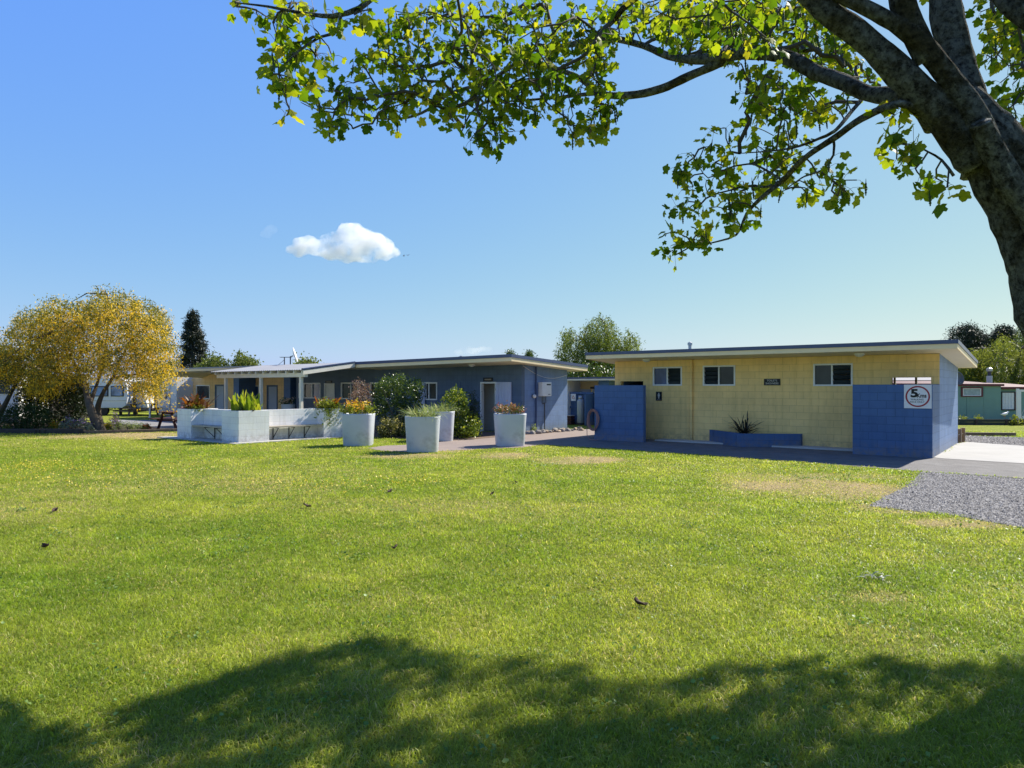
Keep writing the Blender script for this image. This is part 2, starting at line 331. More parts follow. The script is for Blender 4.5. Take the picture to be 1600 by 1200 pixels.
# dry / worn spots of the lawn: (px,py, rx px, ry px, strength)
DRY=[(905,719,75,7,.9),(1270,762,150,20,.75),(1400,772,50,20,.9),(1180,745,60,8,.5),(200,681,120,6,.9),(640,713,80,5,.8),(790,712,60,6,.6),(700,703,40,5,.6),(1385,795,60,9,.9),
     (1520,818,110,9,.7),(1400,1000,90,30,.25),(60,800,120,20,.25),(600,790,200,12,.25),(1380,935,60,12,.3),(300,760,300,15,.2),(1330,745,90,6,.6)]
DRYW=[]
for px,py,rx,ry,s in DRY:
    c=gnd(px,py); DRYW.append((c.x,c.y,rx/F*c.y,abs(gnd(px,py-ry).y-gnd(px,py+ry).y)/2,s))
def dryness(x,y):
    d=np.zeros_like(x)
    for cx,cy,rx,ry,s in DRYW:
        q=((x-cx)/rx)**2+((y-cy)/ry)**2; d=np.maximum(d,1.35*s*np.clip(1.35-q,0,1))
    n=fbm(x,y,.9); n2=fbm(x+40,y+13,.22)
    return np.clip(d*(.35+1.5*np.clip(n-.25,0,1))+np.clip(n2-.52,0,1)*.8+np.clip(n-.6,0,1)*.6,0,1)
xs=np.arange(-42,34.1,.2); ys=np.arange(.0,60.1,.2); gx,gy=np.meshgrid(xs,ys); gx=gx.ravel(); gy=gy.ravel()
nx,ny=len(xs),len(ys); ii=(np.arange(ny-1)[:,None]*nx+np.arange(nx-1)[None]).ravel()
m,nt2,b=new_mat('lawn_turf'); a_=N(nt2,'ShaderNodeAttribute',attribute_name='tint'); tc=N(nt2,'ShaderNodeTexCoord').outputs['Object']
f1=noise(nt2,tc,1.4,6,.65); f2=noise(nt2,tc,26,5,.75)
g=ramp(nt2,f1,[(.3,(.18,.23,.024)),(.55,(.265,.295,.04)),(.75,(.35,.34,.065))])
d=ramp(nt2,f2,[(.3,(.34,.26,.12)),(.7,(.48,.37,.20))])
mx=N(nt2,'ShaderNodeMix',data_type='RGBA'); nt2.links.new(a_.outputs['Fac'],mx.inputs[0]); nt2.links.new(g,mx.inputs[6]); nt2.links.new(d,mx.inputs[7])
g2=ramp(nt2,f2,[(.25,(.6,.62,.5)),(.7,(1.2,1.2,1.2))]); m2=N(nt2,'ShaderNodeMix',data_type='RGBA',blend_type='MULTIPLY'); m2.inputs[0].default_value=1
nt2.links.new(mx.outputs[2],m2.inputs[6]); nt2.links.new(g2,m2.inputs[7]); nt2.links.new(m2.outputs[2],b.inputs['Base Color']); b.inputs['Roughness'].default_value=.9; b.inputs['Specular IOR Level'].default_value=.1
bump(nt2,b,f2,1.0,.04)
M_turf=m
lawn=arr_mesh('lawn',np.stack([gx,gy,(fbm(gx,gy,.25)-.5)*.03*np.clip((gy-3)/6,0,1)*0],1),np.stack([ii,ii+1,ii+nx+1,ii+nx],1),M_turf,tint=dryness(gx,gy)); struct(lawn)
mb=MB(); mb.v=[(-3000,-200,-.02),(3000,-200,-.02),(3000,4000,-.02),(-3000,4000,-.02)]; mb.f=[(0,1,2,3)]
struct(build('ground',mb,mat('distant_grass',(.11,.15,.03),.9,.3,.05)))

# asphalt apron in front of the yellow block
front=gpoly([(846,695),(870,696.6),(940,700.3),(1000,704.8),(1100,711.5),(1230,720.5),(1330,728.5),(1440,737),(1520,742),(1600,748),(1760,759)])
asp=[(p.x,p.y) for p in front]+[tuple(T(9,-1.5)[:2]),tuple(T(9,1.6)[:2]),tuple(T(-10.4,1.6)[:2]),tuple(T(-10.5,-1.0)[:2])]
sheet('asphalt_path',asp,.006,M_asphalt); GRASS_EXCL.append(asp)
slab=[tuple(T(0,.25)[:2]),tuple(gnd(1470,716.8)[:2]),tuple(gnd(1600,724.8)[:2]),tuple(gnd(1780,737)[:2]),tuple(gnd(1900,712)[:2]),tuple(gnd(1600,697.3)[:2]),tuple(gnd(1500,690.3)[:2]),tuple(T(0,6)[:2])]
sheet('concrete_slab',slab,.012,mat('bright_concrete',(.375,.365,.345),.8,.1,scale=1.2,bmp=.3,bscale=120,dirt=(2,(.36,.35,.32),.62))); GRASS_EXCL.append(slab)
grav=[gnd(*p) for p in [(1358,791),(1385,776),(1412,764),(1428,750),(1440,738),(1520,743),(1600,749),(1760,760),(1850,880),(1700,846),(1600,826),(1500,807),(1420,798)]]
grav=[(p.x,p.y) for p in grav]; M_grav=mat('grey_gravel_bed',(.17,.167,.17),.9,.4,scale=40,bmp=1,bscale=90)
sheet('gravel_drive',grav,.004,M_grav); GRASS_EXCL.append(grav)
gb=[(p.x,p.y) for p in gpoly([(1490,680.5),(1600,684),(1900,690),(1900,712),(1600,697.3),(1500,690.3)])]
sheet('gravel_strip',gb,.004,M_grav); GRASS_EXCL.append(gb)
brk=[(p.x,p.y) for p in gpoly([(575,700),(600,696.5),(645,695),(690,690),(755,684.5),(850,677.5),(905,671.5),(960,668),(960,690),(875,692.5),(846,695),(815,699.5),(765,701),(700,704.5),(640,707),(590,704)])]
sheet('paver_path',brk,.004,M_brick); GRASS_EXCL.append(brk)
mul_=[(p.x,p.y) for p in gpoly([(560,682),(600,684),(650,686.5),(700,689),(740,686.5),(790,682.2),(850,677.5),(905,671.5)])]+[tuple(BB.w(.3,3.2)[:2]),tuple(BB.w(.2,0)[:2]),tuple(BB.w(-8.2,0)[:2])]
sheet('garden_bed',mul_,.008,M_mulch); GRASS_EXCL.append(mul_)
yard=[tuple(BB.w(-8.2,-.2)[:2]),tuple(BB.w(-8.2,-4.5)[:2]),tuple(gnd(330,676)[:2]),tuple(gnd(270,674.5)[:2]),tuple(gnd(190,668)[:2]),tuple(gnd(170,656)[:2]),tuple(gnd(250,656.5)[:2]),tuple(BB.w(-26,-.6)[:2])]
sheet('courtyard',yard,.005,mat('courtyard_asphalt',(.25,.245,.24),.85,.15,scale=1.5,bmp=.3,bscale=90)); GRASS_EXCL.append(yard)
bedp=[(p.x,p.y) for p in gpoly([(-120,676.5),(0,676.5),(132,676),(272,673.6),(225,665),(150,660),(0,655),(-120,655)])]
sheet('flower_bed',bedp,.01,M_soil); GRASS_EXCL.append(bedp)

# ---- gravel stones (loose, uncountable)
def rock_field(name,poly,n,s0,s1,m,z=.004,near=None):
    P=np.array(poly); lo,hi=P.min(0),P.max(0); q=np.zeros((0,2))
    while len(q)<n:
        c=lo+rng.random((n*2,2))*(hi-lo); c=c[in_poly(c,poly)]
        c=c[(c[:,0]<.78*c[:,1]+.5)]; q=np.vstack([q,c])
    q=q[:n]; sp_=rng.random(n)<.10; q[sp_]+=rng.normal(size=(int(sp_.sum()),2))*.13; tv=np.array([[1,0,0],[-.5,.85,0],[-.6,-.8,0],[.1,.05,.75],[0,0,-.4]]); tf=np.array([[0,1,3],[1,2,3],[2,0,3]])
    s=s0+(s1-s0)*rng.random(n)**2; a=rng.random(n)*6.28; ca,sa=np.cos(a)[:,None],np.sin(a)[:,None]
    jv=tv[None]+rng.normal(size=(n,5,3))*.22
    X=(jv[:,:,0]*ca-jv[:,:,1]*sa)*s[:,None]+q[:,:1]; Yy=(jv[:,:,0]*sa+jv[:,:,1]*ca)*s[:,None]+q[:,1:]; Z=jv[:,:,2]*s[:,None]+z+s[:,None]*.15
    V=np.stack([X,Yy,Z],2).reshape(-1,3); Fc=(tf[None]+(np.arange(n)*5)[:,None,None]).reshape(-1,3)
    return stuff(arr_mesh(name,V,Fc,m,tint=np.repeat(rng.random(n),5)))
M_stone=leaf_mat('gravel_stone',[(0,(.075,.075,.078)),(.5,(.185,.182,.185)),(1,(.34,.335,.335))],trans=0,rough=.85)
tag(rock_field('gravel',grav,60000,.007,.021,M_stone),'loose grey gravel on the drive at the edge of the lawn','gravel')
tag(rock_field('gravel',gb,6000,.012,.03,M_stone),'loose grey gravel strip beyond the pale concrete slab','gravel')

# ---- grass blades (uncountable, one object)
bx=np.concatenate([]) if False else None
def grass_pts():
    out=[]
    for y0,y1,den in [(2.9,4.5,7500),(4.5,6.5,5200),(6.5,9,3200),(9,13,1700),(13,19,800),(19,27,330)]:
        area=.76*(y1*y1-y0*y0)+.6*(y1-y0); n=int(area*den)
        y=np.sqrt(y0*y0+rng.random(n)*(y1*y1-y0*y0)); x=(rng.random(n)*2-1)*(.765*y+.15); out.append(np.stack([x,y],1))
    return np.vstack(out)
gp=grass_pts()
keep=np.ones(len(gp),bool); jx=gp+rng.normal(size=gp.shape)*.07
for pl in GRASS_EXCL: keep&=~in_poly(jx,pl)
gp=gp[keep]
dr=dryness(gp[:,0],gp[:,1]); keep=rng.random(len(gp))>dr*.75; gp=gp[keep]; dr=dr[keep]
clp=fbm(gp[:,0],gp[:,1],3.2); big=fbm(gp[:,0]+5,gp[:,1],.5)
n=len(gp); L=(.024+.034*rng.random(n))*(.45+1.0*clp)*(1-.45*dr)*(1+.25*np.clip((7-gp[:,1])/4,0,1)); Wd=(.0034+.0022*rng.random(n))*(1+np.clip((gp[:,1]-5)/6,0,3.2))
an=rng.random(n)*6.283; ln=.5+1.2*rng.random(n); la=rng.random(n)*6.283
dx,dy=np.cos(an)*Wd/2,np.sin(an)*Wd/2; ox,oy=np.cos(la)*L*ln,np.sin(la)*L*ln; z0=np.zeros(n)
V=np.stack([np.stack([gp[:,0]-dx,gp[:,1]-dy,z0],1),np.stack([gp[:,0]+dx,gp[:,1]+dy,z0],1),np.stack([gp[:,0]+dx*.8+ox*.35,gp[:,1]+dy*.8+oy*.35,L*.6],1),np.stack([gp[:,0]-dx*.8+ox*.35,gp[:,1]-dy*.8+oy*.35,L*.6],1),np.stack([gp[:,0]+ox,gp[:,1]+oy,L*(1.02-.45*ln)],1)],1)
k=np.arange(n)*5; Fq=np.concatenate([np.stack([k,k+1,k+2],1),np.stack([k,k+2,k+3],1),np.stack([k+3,k+2,k+4],1)])
cA=np.array([.235,.335,.030]);cB=np.array([.43,.46,.072]);cD=np.array([.66,.55,.28])
mid=fbm(gp[:,0]+21,gp[:,1]+8,1.6); t=np.clip(.2+1.5*(big-.42)+.8*(mid-.42)+.5*(rng.random(n)-.5)+.7*(clp-.42),0,1)[:,None]; c=cA*(1-t)+cB*t
dead=(rng.random(n)<.04+.75*dr+.5*np.clip(mid-.5,0,1))[:,None]; c=np.where(dead,cD*(.6+.6*rng.random(n))[:,None],c)*(.62+.5*rng.random(n)+.5*(clp-.42))[:,None]
m,nt2,b=new_mat('grass_blade'); a_=N(nt2,'ShaderNodeAttribute',attribute_name='col'); nt2.links.new(a_.outputs['Color'],b.inputs['Base Color']); b.inputs['Roughness'].default_value=.42; b.inputs['Specular IOR Level'].default_value=.3
tr=N(nt2,'ShaderNodeBsdfTranslucent'); mx=N(nt2,'ShaderNodeMix',data_type='RGBA',blend_type='MULTIPLY'); mx.inputs[0].default_value=1; nt2.links.new(a_.outputs['Color'],mx.inputs[6]); mx.inputs[7].default_value=(1.35,1.42,.7,1); nt2.links.new(mx.outputs[2],tr.inputs['Color'])
ms=N(nt2,'ShaderNodeMixShader'); ms.inputs[0].default_value=.5; nt2.links.new(b.outputs[0],ms.inputs[1]); nt2.links.new(tr.outputs[0],ms.inputs[2]); nt2.links.new(ms.outputs[0],nt2.nodes['Material Output'].inputs['Surface'])
grass=arr_mesh('grass',V.reshape(-1,3),Fq,m,col=np.repeat(c,5,0)); tag(stuff(grass),'short mown green grass covering the whole lawn','grass')
# clover and broad leaved weeds in the turf
cc_=np.stack([(rng.random(420)*2-1)*9,3.2+rng.random(420)**1.4*13],1); cc_=cc_[np.abs(cc_[:,0])<.78*cc_[:,1]]; C=np.repeat(cc_,26,0)+rng.normal(size=(len(cc_)*26,2))*np.repeat(.05+.13*rng.random((len(cc_),1)),26,0)
for pl in GRASS_EXCL: C=C[~in_poly(C,pl)]
C=np.column_stack([C,.012+.022*rng.random(len(C))]); V,Fc,ti=leaves(C,.012+.016*rng.random(len(C)),T_LEAF,1.5,up=2.2)
tag(stuff(arr_mesh('clover',V,Fc,leaf_mat('clover_leaf',[(0,(.09,.18,.03)),(.6,(.16,.28,.05)),(1,(.30,.40,.10))],.3),tint=ti)),'patches of darker green clover in the lawn','clover')
# little flowers in the turf
fl=[]
for px,py,rx,ry,nn in [(120,740,260,22,900),(60,728,80,8,350),(500,758,220,12,260),(640,752,90,8,140),(330,700,120,8,120),(1280,735,120,10,120)]:
    c0=gnd(px,py); q=rng.normal(size=(nn,2))*.45
    fl.append(np.stack([c0.x+q[:,0]*rx/F*c0.y,c0.y+q[:,1]*(gnd(px,py-ry).y-gnd(px,py+ry).y)/1.6],1))
fl=np.vstack(fl)
for pl in GRASS_EXCL: fl=fl[~in_poly(fl,pl)]
C=np.column_stack([fl,.035+.02*rng.random(len(fl))]); V,Fc,ti=leaves(C,.016+.014*rng.random(len(C)),T_LEAF,1.4,up=2.5)
tag(stuff(arr_mesh('lawn_flowers',V,Fc,leaf_mat('yellow_petal',[(0,(.75,.58,.05)),(1,(.85,.72,.12))],.3),tint=ti)),'tiny yellow flowers scattered through the lawn','wildflowers')
# ================================================================== shared building bits
def window(parent, name, x0,x1,y,z0,z1, panes, fr=.05, depth=.07, mf=None, mg=None, out=-1):
    """frame + panes on a wall along x; y = wall face, out = side the frame stands proud of"""
    mf=mf or M_whitep; mb=MB(); ya,yb=sorted((y+out*.02,y-out*depth))
    mb.box(x0,x1,ya,yb,z1-fr,z1); mb.box(x0,x1,ya,yb,z0,z0+fr); mb.box(x0,x0+fr,ya,yb,z0+fr,z1-fr); mb.box(x1-fr,x1,ya,yb,z0+fr,z1-fr)
    n=len(panes); xs=[x0+fr+(x1-x0-2*fr)*sum(p[0] for p in panes[:i]) for i in range(n+1)]
    for i in range(1,n): mb.box(xs[i]-fr*.45,xs[i]+fr*.45,ya+.004,yb,z0+fr,z1-fr)
    o=build(name,mb,mf,parent)
    for i,(fr_,kind) in enumerate(panes):
        a,b_=xs[i],xs[i+1]; pb=MB(); yy=(ya+yb)/2+.01
        if kind=='louvre':
            k=4; h=(z1-z0-2*fr)/k
            for j in range(k):
                zb=z0+fr+h*j; pb.hexa([(a,yy+.035,zb),(b_,yy+.035,zb),(b_,yy+.041,zb),(a,yy+.041,zb),(a,yy-.03,zb+h*.92),(b_,yy-.03,zb+h*.92),(b_,yy-.024,zb+h*.92),(a,yy-.024,zb+h*.92)])
            build('louvre_pane',pb,mg or M_glass,o)
        else:
            pb.box(a,b_,yy,yy+.012,z0+fr,z1-fr); build('pane',pb,{'glass':mg or M_glass,'blue':M_glassb,'curtain':M_curtain,'dark':M_dark}[kind],o)
    return o
def door_leaf(parent,x0,x1,y0,y1,z0,z1,m,grooves=0,name='door',handle=None):
    mb=MB()
    if grooves:
        w=(x1-x0)/grooves
        for i in range(grooves): mb.box(x0+i*w+.008,x0+(i+1)*w-.008,y0,y1,z0,z1)
        mb.box(x0,x1,y0+.012,y1-.002,z0+.003,z1-.003)
    else: mb.box(x0,x1,y0,y1,z0,z1)
    o=build(name,mb,m,parent)
    if handle is not None:
        hb=MB(); hb.bar((handle,y0-.05,z0+.98),(handle+.1,y0-.05,z0+.98),.022); hb.bar((handle,y0-.05,z0+.98),(handle,y0,z0+.98),.03); build('handle',hb,M_steel,o)
    return o
def mono_roof(parent,x0,x1,ya,yb,zf,zr,cream,cap,name='roof',tilt=0.0,mcap=None,msoff=None):
    """mono-pitch roof: high front eave at ya. zf = soffit height front, zr = soffit height rear, tilt = drop towards x0"""
    zt=lambda x:-tilt*(x1-x)/(x1-x0)
    deck=MB(); P=[]
    for zz in (0,cream*.9):
        P+=[(x0+.03,ya+.03,zf+zz+zt(x0)),(x1-.03,ya+.03,zf+zz+zt(x1)),(x1-.03,yb-.03,zr+zz+zt(x1)),(x0+.03,yb-.03,zr+zz+zt(x0))]
    deck.hexa(P); o=build(name,deck,msoff or M_soffit,parent)
    fb=MB(); cb=MB(); t=.03
    def run(mb,a,b,z0,z1,wd):                     # board from a to b (x,y,z) vertical faces
        a=Vector(a);b=Vector(b);d=(b-a);d.z=0;d.normalize();s=Vector((-d.y,d.x,0))*wd
        mb.hexa([a+Vector((0,0,z0)),b+Vector((0,0,z0)),b+s+Vector((0,0,z0)),a+s+Vector((0,0,z0)),a+Vector((0,0,z1)),b+Vector((0,0,z1)),b+s+Vector((0,0,z1)),a+s+Vector((0,0,z1))])
    c=[(x0,ya,zf+zt(x0)),(x1,ya,zf+zt(x1)),(x1,yb,zr+zt(x1)),(x0,yb,zr+zt(x0))]
    e=.0
    run(fb,c[0],c[1],-.01,cream,t); run(fb,(x1,ya+t,c[1][2]),c[2],-.012,cream-.002,t); run(fb,(x1-t,yb,c[2][2]),(x0+t,yb,c[3][2]),-.012,cream-.002,t); run(fb,c[3],(x0,ya+t,c[0][2]),-.012,cream-.002,t)
    build('fascia',fb,M_cream,o)
    g=.02; q=[(c[0][0]-g,c[0][1]-g,c[0][2]),(c[1][0]+g,c[1][1]-g,c[1][2]),(c[2][0]+g,c[2][1]+g,c[2][2]),(c[3][0]-g,c[3][1]+g,c[3][2])]
    cb.hexa([(p[0],p[1],p[2]+cream+.003) for p in q]+[(p[0],p[1],p[2]+cream+cap) for p in q])
    build('roof_sheet',cb,mcap or M_cap,o); return o
M_light=mat('opal_lamp_glass',(.75,.74,.70),.3,.03,bmp=0)
def dome_light(parent,x,y,z,r=.13,name='ceiling_light'):
    mb=MB().lathe([(r*1.05,0),(r*1.05,-.03),(r*.95,-.05),(r*.7,-.085),(r*.2,-.105)],(x,y,z),20); return build(name,mb,M_light,parent,True)
def flue(label,x,y,z,h,r=.05):
    o=thing('roof_flue',label,'flue pipe',(x,y,z)); build('pipe',MB().tube([(0,0,-.1),(0,0,h)],r,12),M_steel,o); build('cowl',MB().lathe([(r*1.5,h-.02),(r*1.5,h+.06),(r*.3,h+.09)],(0,0,0),14),M_steel,o); return o

# ================================================================== yellow toilet block
tb=thing('toilet_block','low yellow concrete block toilet building with blue privacy screens and a blue edged roof','building',(TB.x,TB.y,0),AZ)
YF=1.35; sof=lambda y: 2.68-.064*(y-.25)
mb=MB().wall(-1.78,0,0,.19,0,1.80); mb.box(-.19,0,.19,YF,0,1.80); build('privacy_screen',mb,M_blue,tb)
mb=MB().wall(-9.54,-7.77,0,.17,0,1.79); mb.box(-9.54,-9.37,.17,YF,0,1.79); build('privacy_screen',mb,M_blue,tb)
X=lambda px,y=YF: TB.lx(px,y)
Zp=lambda px,py,y=YF: TB.z(X(px,y),y,py)
wins=[(1020.3,1065.8,573.2,602.6,[(.5,'blue'),(.5,'louvre')]),(1098.4,1149,571,602.7,[(.5,'louvre'),(.5,'glass')]),(1270.8,1332.5,568,603.2,[(.48,'glass'),(.52,'louvre')])]
holes=[]; wd=[]
for a,b_,t_,bt,pn in wins:
    x0,x1=X(a),X(b_); z1=Zp((a+b_)/2,t_); z0=Zp((a+b_)/2,bt); holes.append((x0,x1,z0,z1)); wd.append((x0,x1,z0,z1,pn))
dr=(X(1393),X(1455),.05,1.99); dl=(X(970),X(1005),.05,1.93); holes+=[dr,dl]
mb=MB().wall(-9.35,-.19,YF,YF+.19,0,sof(YF)-.002,holes); mb.box(-.19,-.001,YF-.006,YF,1.81,sof(YF)-.004); mb.box(-9.54,-9.35,YF-.006,YF,0,sof(YF)-.004); build('front_wall',mb,M_yellow,tb)
for x0,x1,z0,z1,pn in wd: window(tb,'window',x0,x1,YF,z0,z1,pn,.045)
y0,y1=YF,5.68
for xa,xb in ((-.19,0),(-9.54,-9.35)):
    mb=MB(); mb.hexa([(xa,y0,0),(xb,y0,0),(xb,y1,0),(xa,y1,0),(xa,y0,sof(y0)-.002),(xb,y0,sof(y0)-.002),(xb,y1,sof(y1)-.002),(xa,y1,sof(y1)-.002)]); build('side_wall',mb,M_bside_lit,tb)
rh=(-2.9,-.5,1.78,2.14)
mb=MB().wall(-9.35,-.19,5.49,5.68,0,sof(5.68)-.002,[rh]); build('rear_wall',mb,M_yellow,tb)
mb=MB(); 
for i in range(5): mb.box(rh[0]+i*(rh[1]-rh[0])/4-.03,rh[0]+i*(rh[1]-rh[0])/4+.03,5.52,5.6,rh[2],rh[3])
mb.box(rh[0],rh[1],5.53,5.59,1.93,1.95); build('louvre_frame',mb,M_steel,tb)
mb=MB().box(-9.35,-.19,YF+.19,5.49,.02,.05); build('floor',mb,M_dark,tb)
mb=MB().box(-3.6,-3.5,YF+.19,5.49,.05,2.3); mb.box(-6.6,-6.5,YF+.19,5.49,.05,2.3); mb.box(-9.3,-7,2.9,3.0,.05,2.3); build('partition',mb,M_dark,tb)
mb=MB().box(-7.77,-1.78,.78,YF-.003,0,.05); build('plinth',mb,M_conc,tb)
mono_roof(tb,-10.03,.49,.25,5.75,2.68,sof(5.75),.11,.10)
mb=MB().tube([(X(1080,YF-.06),YF-.06,.05),(X(1080,YF-.06),YF-.06,sof(YF)-.01)],.042,12)
for z in (.5,1.4,2.3): mb.box(X(1080)-.06,X(1080)+.06,YF-.06,YF-.002,z,z+.03)
build('downpipe',mb,M_yellow,tb)
dome_light(tb,X(1010,.8),.8,sof(.8)+.001); dome_light(tb,X(1343,.8),.8,sof(.8)+.001)
# signs
def sign_root(name,label,fr,lx,ly,z): return thing(name,label,'sign',fr.w(lx,ly,z),AZ)
s=sign_root('toilets_sign','small black sign reading TOILETS SHOWERS on the yellow wall',TB,X(1206.6),YF-.002,Zp(1206,597))
W=X(1219.4)-X(1193.8); H=Zp(1206,591.8)-Zp(1206,602)
build('board',MB().box(-W/2,W/2,-.02,0,-H/2,H/2),M_black,s)
M_letter=mat('pale_lettering',(.62,.61,.56),.5,.03,bmp=0)
for t_,dz in (('TOILETS',H*.22),('SHOWERS',-H*.22)): text_mesh('lettering',t_,H*.42,M_letter,s,(0,-.022,dz),(R(90),0,0),.001)
s=sign_root('mens_sign','small black sign with a white standing figure beside the blue screen',TB,X(1029.8),YF-.002,Zp(1029,619))
W=X(1034.3)-X(1025.3); H=Zp(1029,612)-Zp(1029,626); build('board',MB().box(-W/2,W/2,-.02,0,-H/2,H/2),M_black,s)
fg=MB(); r_=H*.075; n0=len(fg.v)
fg.tube([(0,-.0205,H*.31),(0,-.024,H*.31)],r_,14); fg.box(-H*.075,H*.075,-.024,-.0205,-.02*H,H*.22); fg.box(-H*.125,-H*.09,-.024,-.0205,-.02*H,H*.21); fg.box(H*.09,H*.125,-.024,-.0205,-.02*H,H*.21)
fg.box(-H*.07,-H*.01,-.024,-.0205,-H*.27,-.02*H); fg.box(H*.01,H*.07,-.024,-.0205,-H*.27,-.02*H); build('figure',fg,M_letter,s)
build('caption_bar',MB().box(-W*.3,W*.3,-.024,-.0205,-H*.42,-H*.34),mat('dim_grey_lettering',(.2,.2,.19),.5,.03,bmp=0),s)
xs0,xs1=X(1413,0),X(1456.2,0); zc=TB.z((xs0+xs1)/2,0,619.5); S=(xs1-xs0); Hs=TB.z((xs0+xs1)/2,0,601)-TB.z((xs0+xs1)/2,0,638)
s=sign_root('speed_sign','white sign with red ring reading 5 Kms on the blue corner screen',TB,(xs0+xs1)/2-.005,-.002,zc)
build('board',MB().box(-S/2,S/2,-.012,0,-Hs/2,Hs/2),M_whitep,s)
rg=MB(); Ro,Ri=.445,.385; n=56
for i in range(n):
    t=2*math.pi*i/n; rg.v+=[(Ro*S*math.cos(t),-.0145,Ro*Hs*math.sin(t)),(Ri*S*math.cos(t),-.0145,Ri*Hs*math.sin(t))]
rg.f=[(2*i,2*((i+1)%n),2*((i+1)%n)+1,2*i+1) for i in range(n)]; build('ring',rg,mat('sign_red',(.33,.015,.03),.4,.05,bmp=0),s)
Mk=mat('sign_black',(.01,.01,.012),.4,.05,bmp=0)
text_mesh('numeral','5',Hs*.46,Mk,s,(-S*.12,-.0145,Hs*.12),(R(90),0,0),.001,sx=1.25,bold=.012)
text_mesh('unit_lettering','Kms',Hs*.235,Mk,s,(S*.14,-.0145,Hs*.03),(R(90),0,0),.001,sx=.85,bold=.004)
text_mesh('lettering','WALKING',Hs*.105,Mk,s,(-.01,-.0145,-Hs*.13),(R(90),0,0),.001,sx=1.0)
text_mesh('lettering','PACE ONLY',Hs*.1,Mk,s,(-.01,-.0145,-Hs*.235),(R(90),0,0),.001,sx=1.0)
# blue corner planter + flax
pl=thing('wall_planter','low blue triangular block planter against the yellow wall','planter',(TB.x,TB.y,0),AZ)
p0=(X(1108.5),YF-.003); p2=(X(1251,YF-.12),YF-.12); p2b=(p2[0]+.02,YF-.003); cx_=gnd(1152,698.5); dxy=Vector((cx_.x-TB.x,cx_.y-TB.y)); p1=(dxy.x*CA+dxy.y*SA,-dxy.x*SA+dxy.y*CA)
def inset(a,b,w):                                  # wall strip from a to b, thickness w inwards (+y side)
    a=Vector(a);b=Vector(b);d=(b-a).normalized();nn=Vector((-d.y,d.x))*w; return [a,b,b+nn,a+nn]
mb=MB(); mb.prism([tuple(q) for q in [p0,p1,(p1[0]+.02,p1[1]+.16),(p0[0]+.16,p0[1])]],0,.40); mb.prism([p1,p2,p2b,(p2b[0]-.05,YF-.003),(p1[0]+.02,p1[1]+.162)],0,.385)
build('planter_wall',mb,M_blue,pl)
build('soil',MB().prism([(p0[0]+.17,p0[1]-.01),(p1[0]+.05,p1[1]+.18),(p2[0]-.2,YF-.02)],.0,.33),M_soil,pl)
fx=thing('flax_plant','dark strap leaved flax plant in the low blue planter','plant',TB.w(X(1163,1.0),1.0,.32))
n=46; an=rng.random(n)*6.28; el=R(18)+rng.random(n)*R(66); D=np.stack([np.cos(an)*np.cos(el),np.sin(an)*np.cos(el),np.sin(el)],1)
V,Fc,k=blades(rng.normal(size=(n,3))*[.06,.06,.0],D,.62+.5*rng.random(n),.042,.15+.38*rng.random(n),8)
arr_mesh('foliage',V,Fc,leaf_mat('dark_flax_leaf',[(0,(.012,.014,.012)),(1,(.04,.035,.03))],.1,.4),fx,tint=np.repeat(rng.random(n),k))
build('crown_base',MB().lathe([(.1,-.05),(.09,.08),(.03,.12)],(0,0,0),10),M_soil,fx)
q=TB.w(X(1078,1.2),1.2,2.72); flue('short grey flue pipe on the toilet block roof',q.x,q.y,2.78,.3)
# hose coil on the left screen
hz=thing('garden_hose','faded pink garden hose hung in a coil on the end of the blue screen','hose',TB.w(-9.52,-.03,0),AZ)
mb=MB()
for i in range(9):
    a,bb=.17+.012*(i%4)+random.uniform(-.02,.02),.33+random.uniform(-.03,.02); cz=.66+random.uniform(-.03,.03); y=-.02-.022*(i//2)
    mb.tube([(a*math.cos(t)+random.uniform(-.008,.008)-.02,y+.01*math.sin(3*t),cz+bb*math.sin(t)) for t in np.linspace(0,2*math.pi,26)],.011,6)
build('coil',mb,mat('pink_hose',(.36,.19,.16),.5,.2,bmp=0),hz)
build('loose_end',MB().tube([(-.2,-.03,.6),(-.27,-.04,.4),(-.25,-.06,.15),(-.12,-.12,.02),(.1,-.16,.015),(.2,-.1,.02)],.011,6),MATS['pink_hose'],hz)
build('hook',MB().bar((-.02,0,1.0),(-.02,-.14,1.02),.03),M_dsteel,hz)

# ================================================================== long blue block
bb_=thing('amenities_block','long slate blue concrete block building with white framed windows and a cream fascia','building',(BB.x,BB.y,0),AZ)
X=lambda px,y=0: BB.lx(px,y)
Zp=lambda px,py,y=0: BB.z(X(px,y),y,py)
XL=X(463)
holes=[];W3=[]
for a,b_,t_,bt,pn in [(467,501,598.3,622.6,[(.22,'glass'),(.4,'glass'),(.38,'blue')]),(533,571,597.6,623.8,[(.4,'glass'),(.3,'glass'),(.3,'glass')]),(578,612,597.5,624,[(.5,'glass'),(.5,'glass')]),(653,683.3,597.3,625,[(.4,'dark'),(.18,'dark'),(.42,'glass')])]:
    h=(X(a),X(b_),Zp((a+b_)/2,bt),Zp((a+b_)/2,t_)); holes.append(h); W3.append((h,pn))
doorA=(X(507),X(523),.0,Zp(515,599)); doorR=(X(751),X(775.6),.0,Zp(763,596.8)); holes+=[doorA,doorR]
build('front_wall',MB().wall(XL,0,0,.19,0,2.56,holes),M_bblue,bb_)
y1=3.05; mb=MB(); mb.hexa([(-.19,.19,0),(0,.19,0),(0,y1,0),(-.19,y1,0),(-.19,.19,2.55),(0,.19,2.55),(0,y1,2.42),(-.19,y1,2.42)]); build('side_wall',mb,M_bside_lit,bb_)
build('rear_wall',MB().box(-28.7,-.19,y1-.19,y1,0,2.40),M_bblue,bb_)
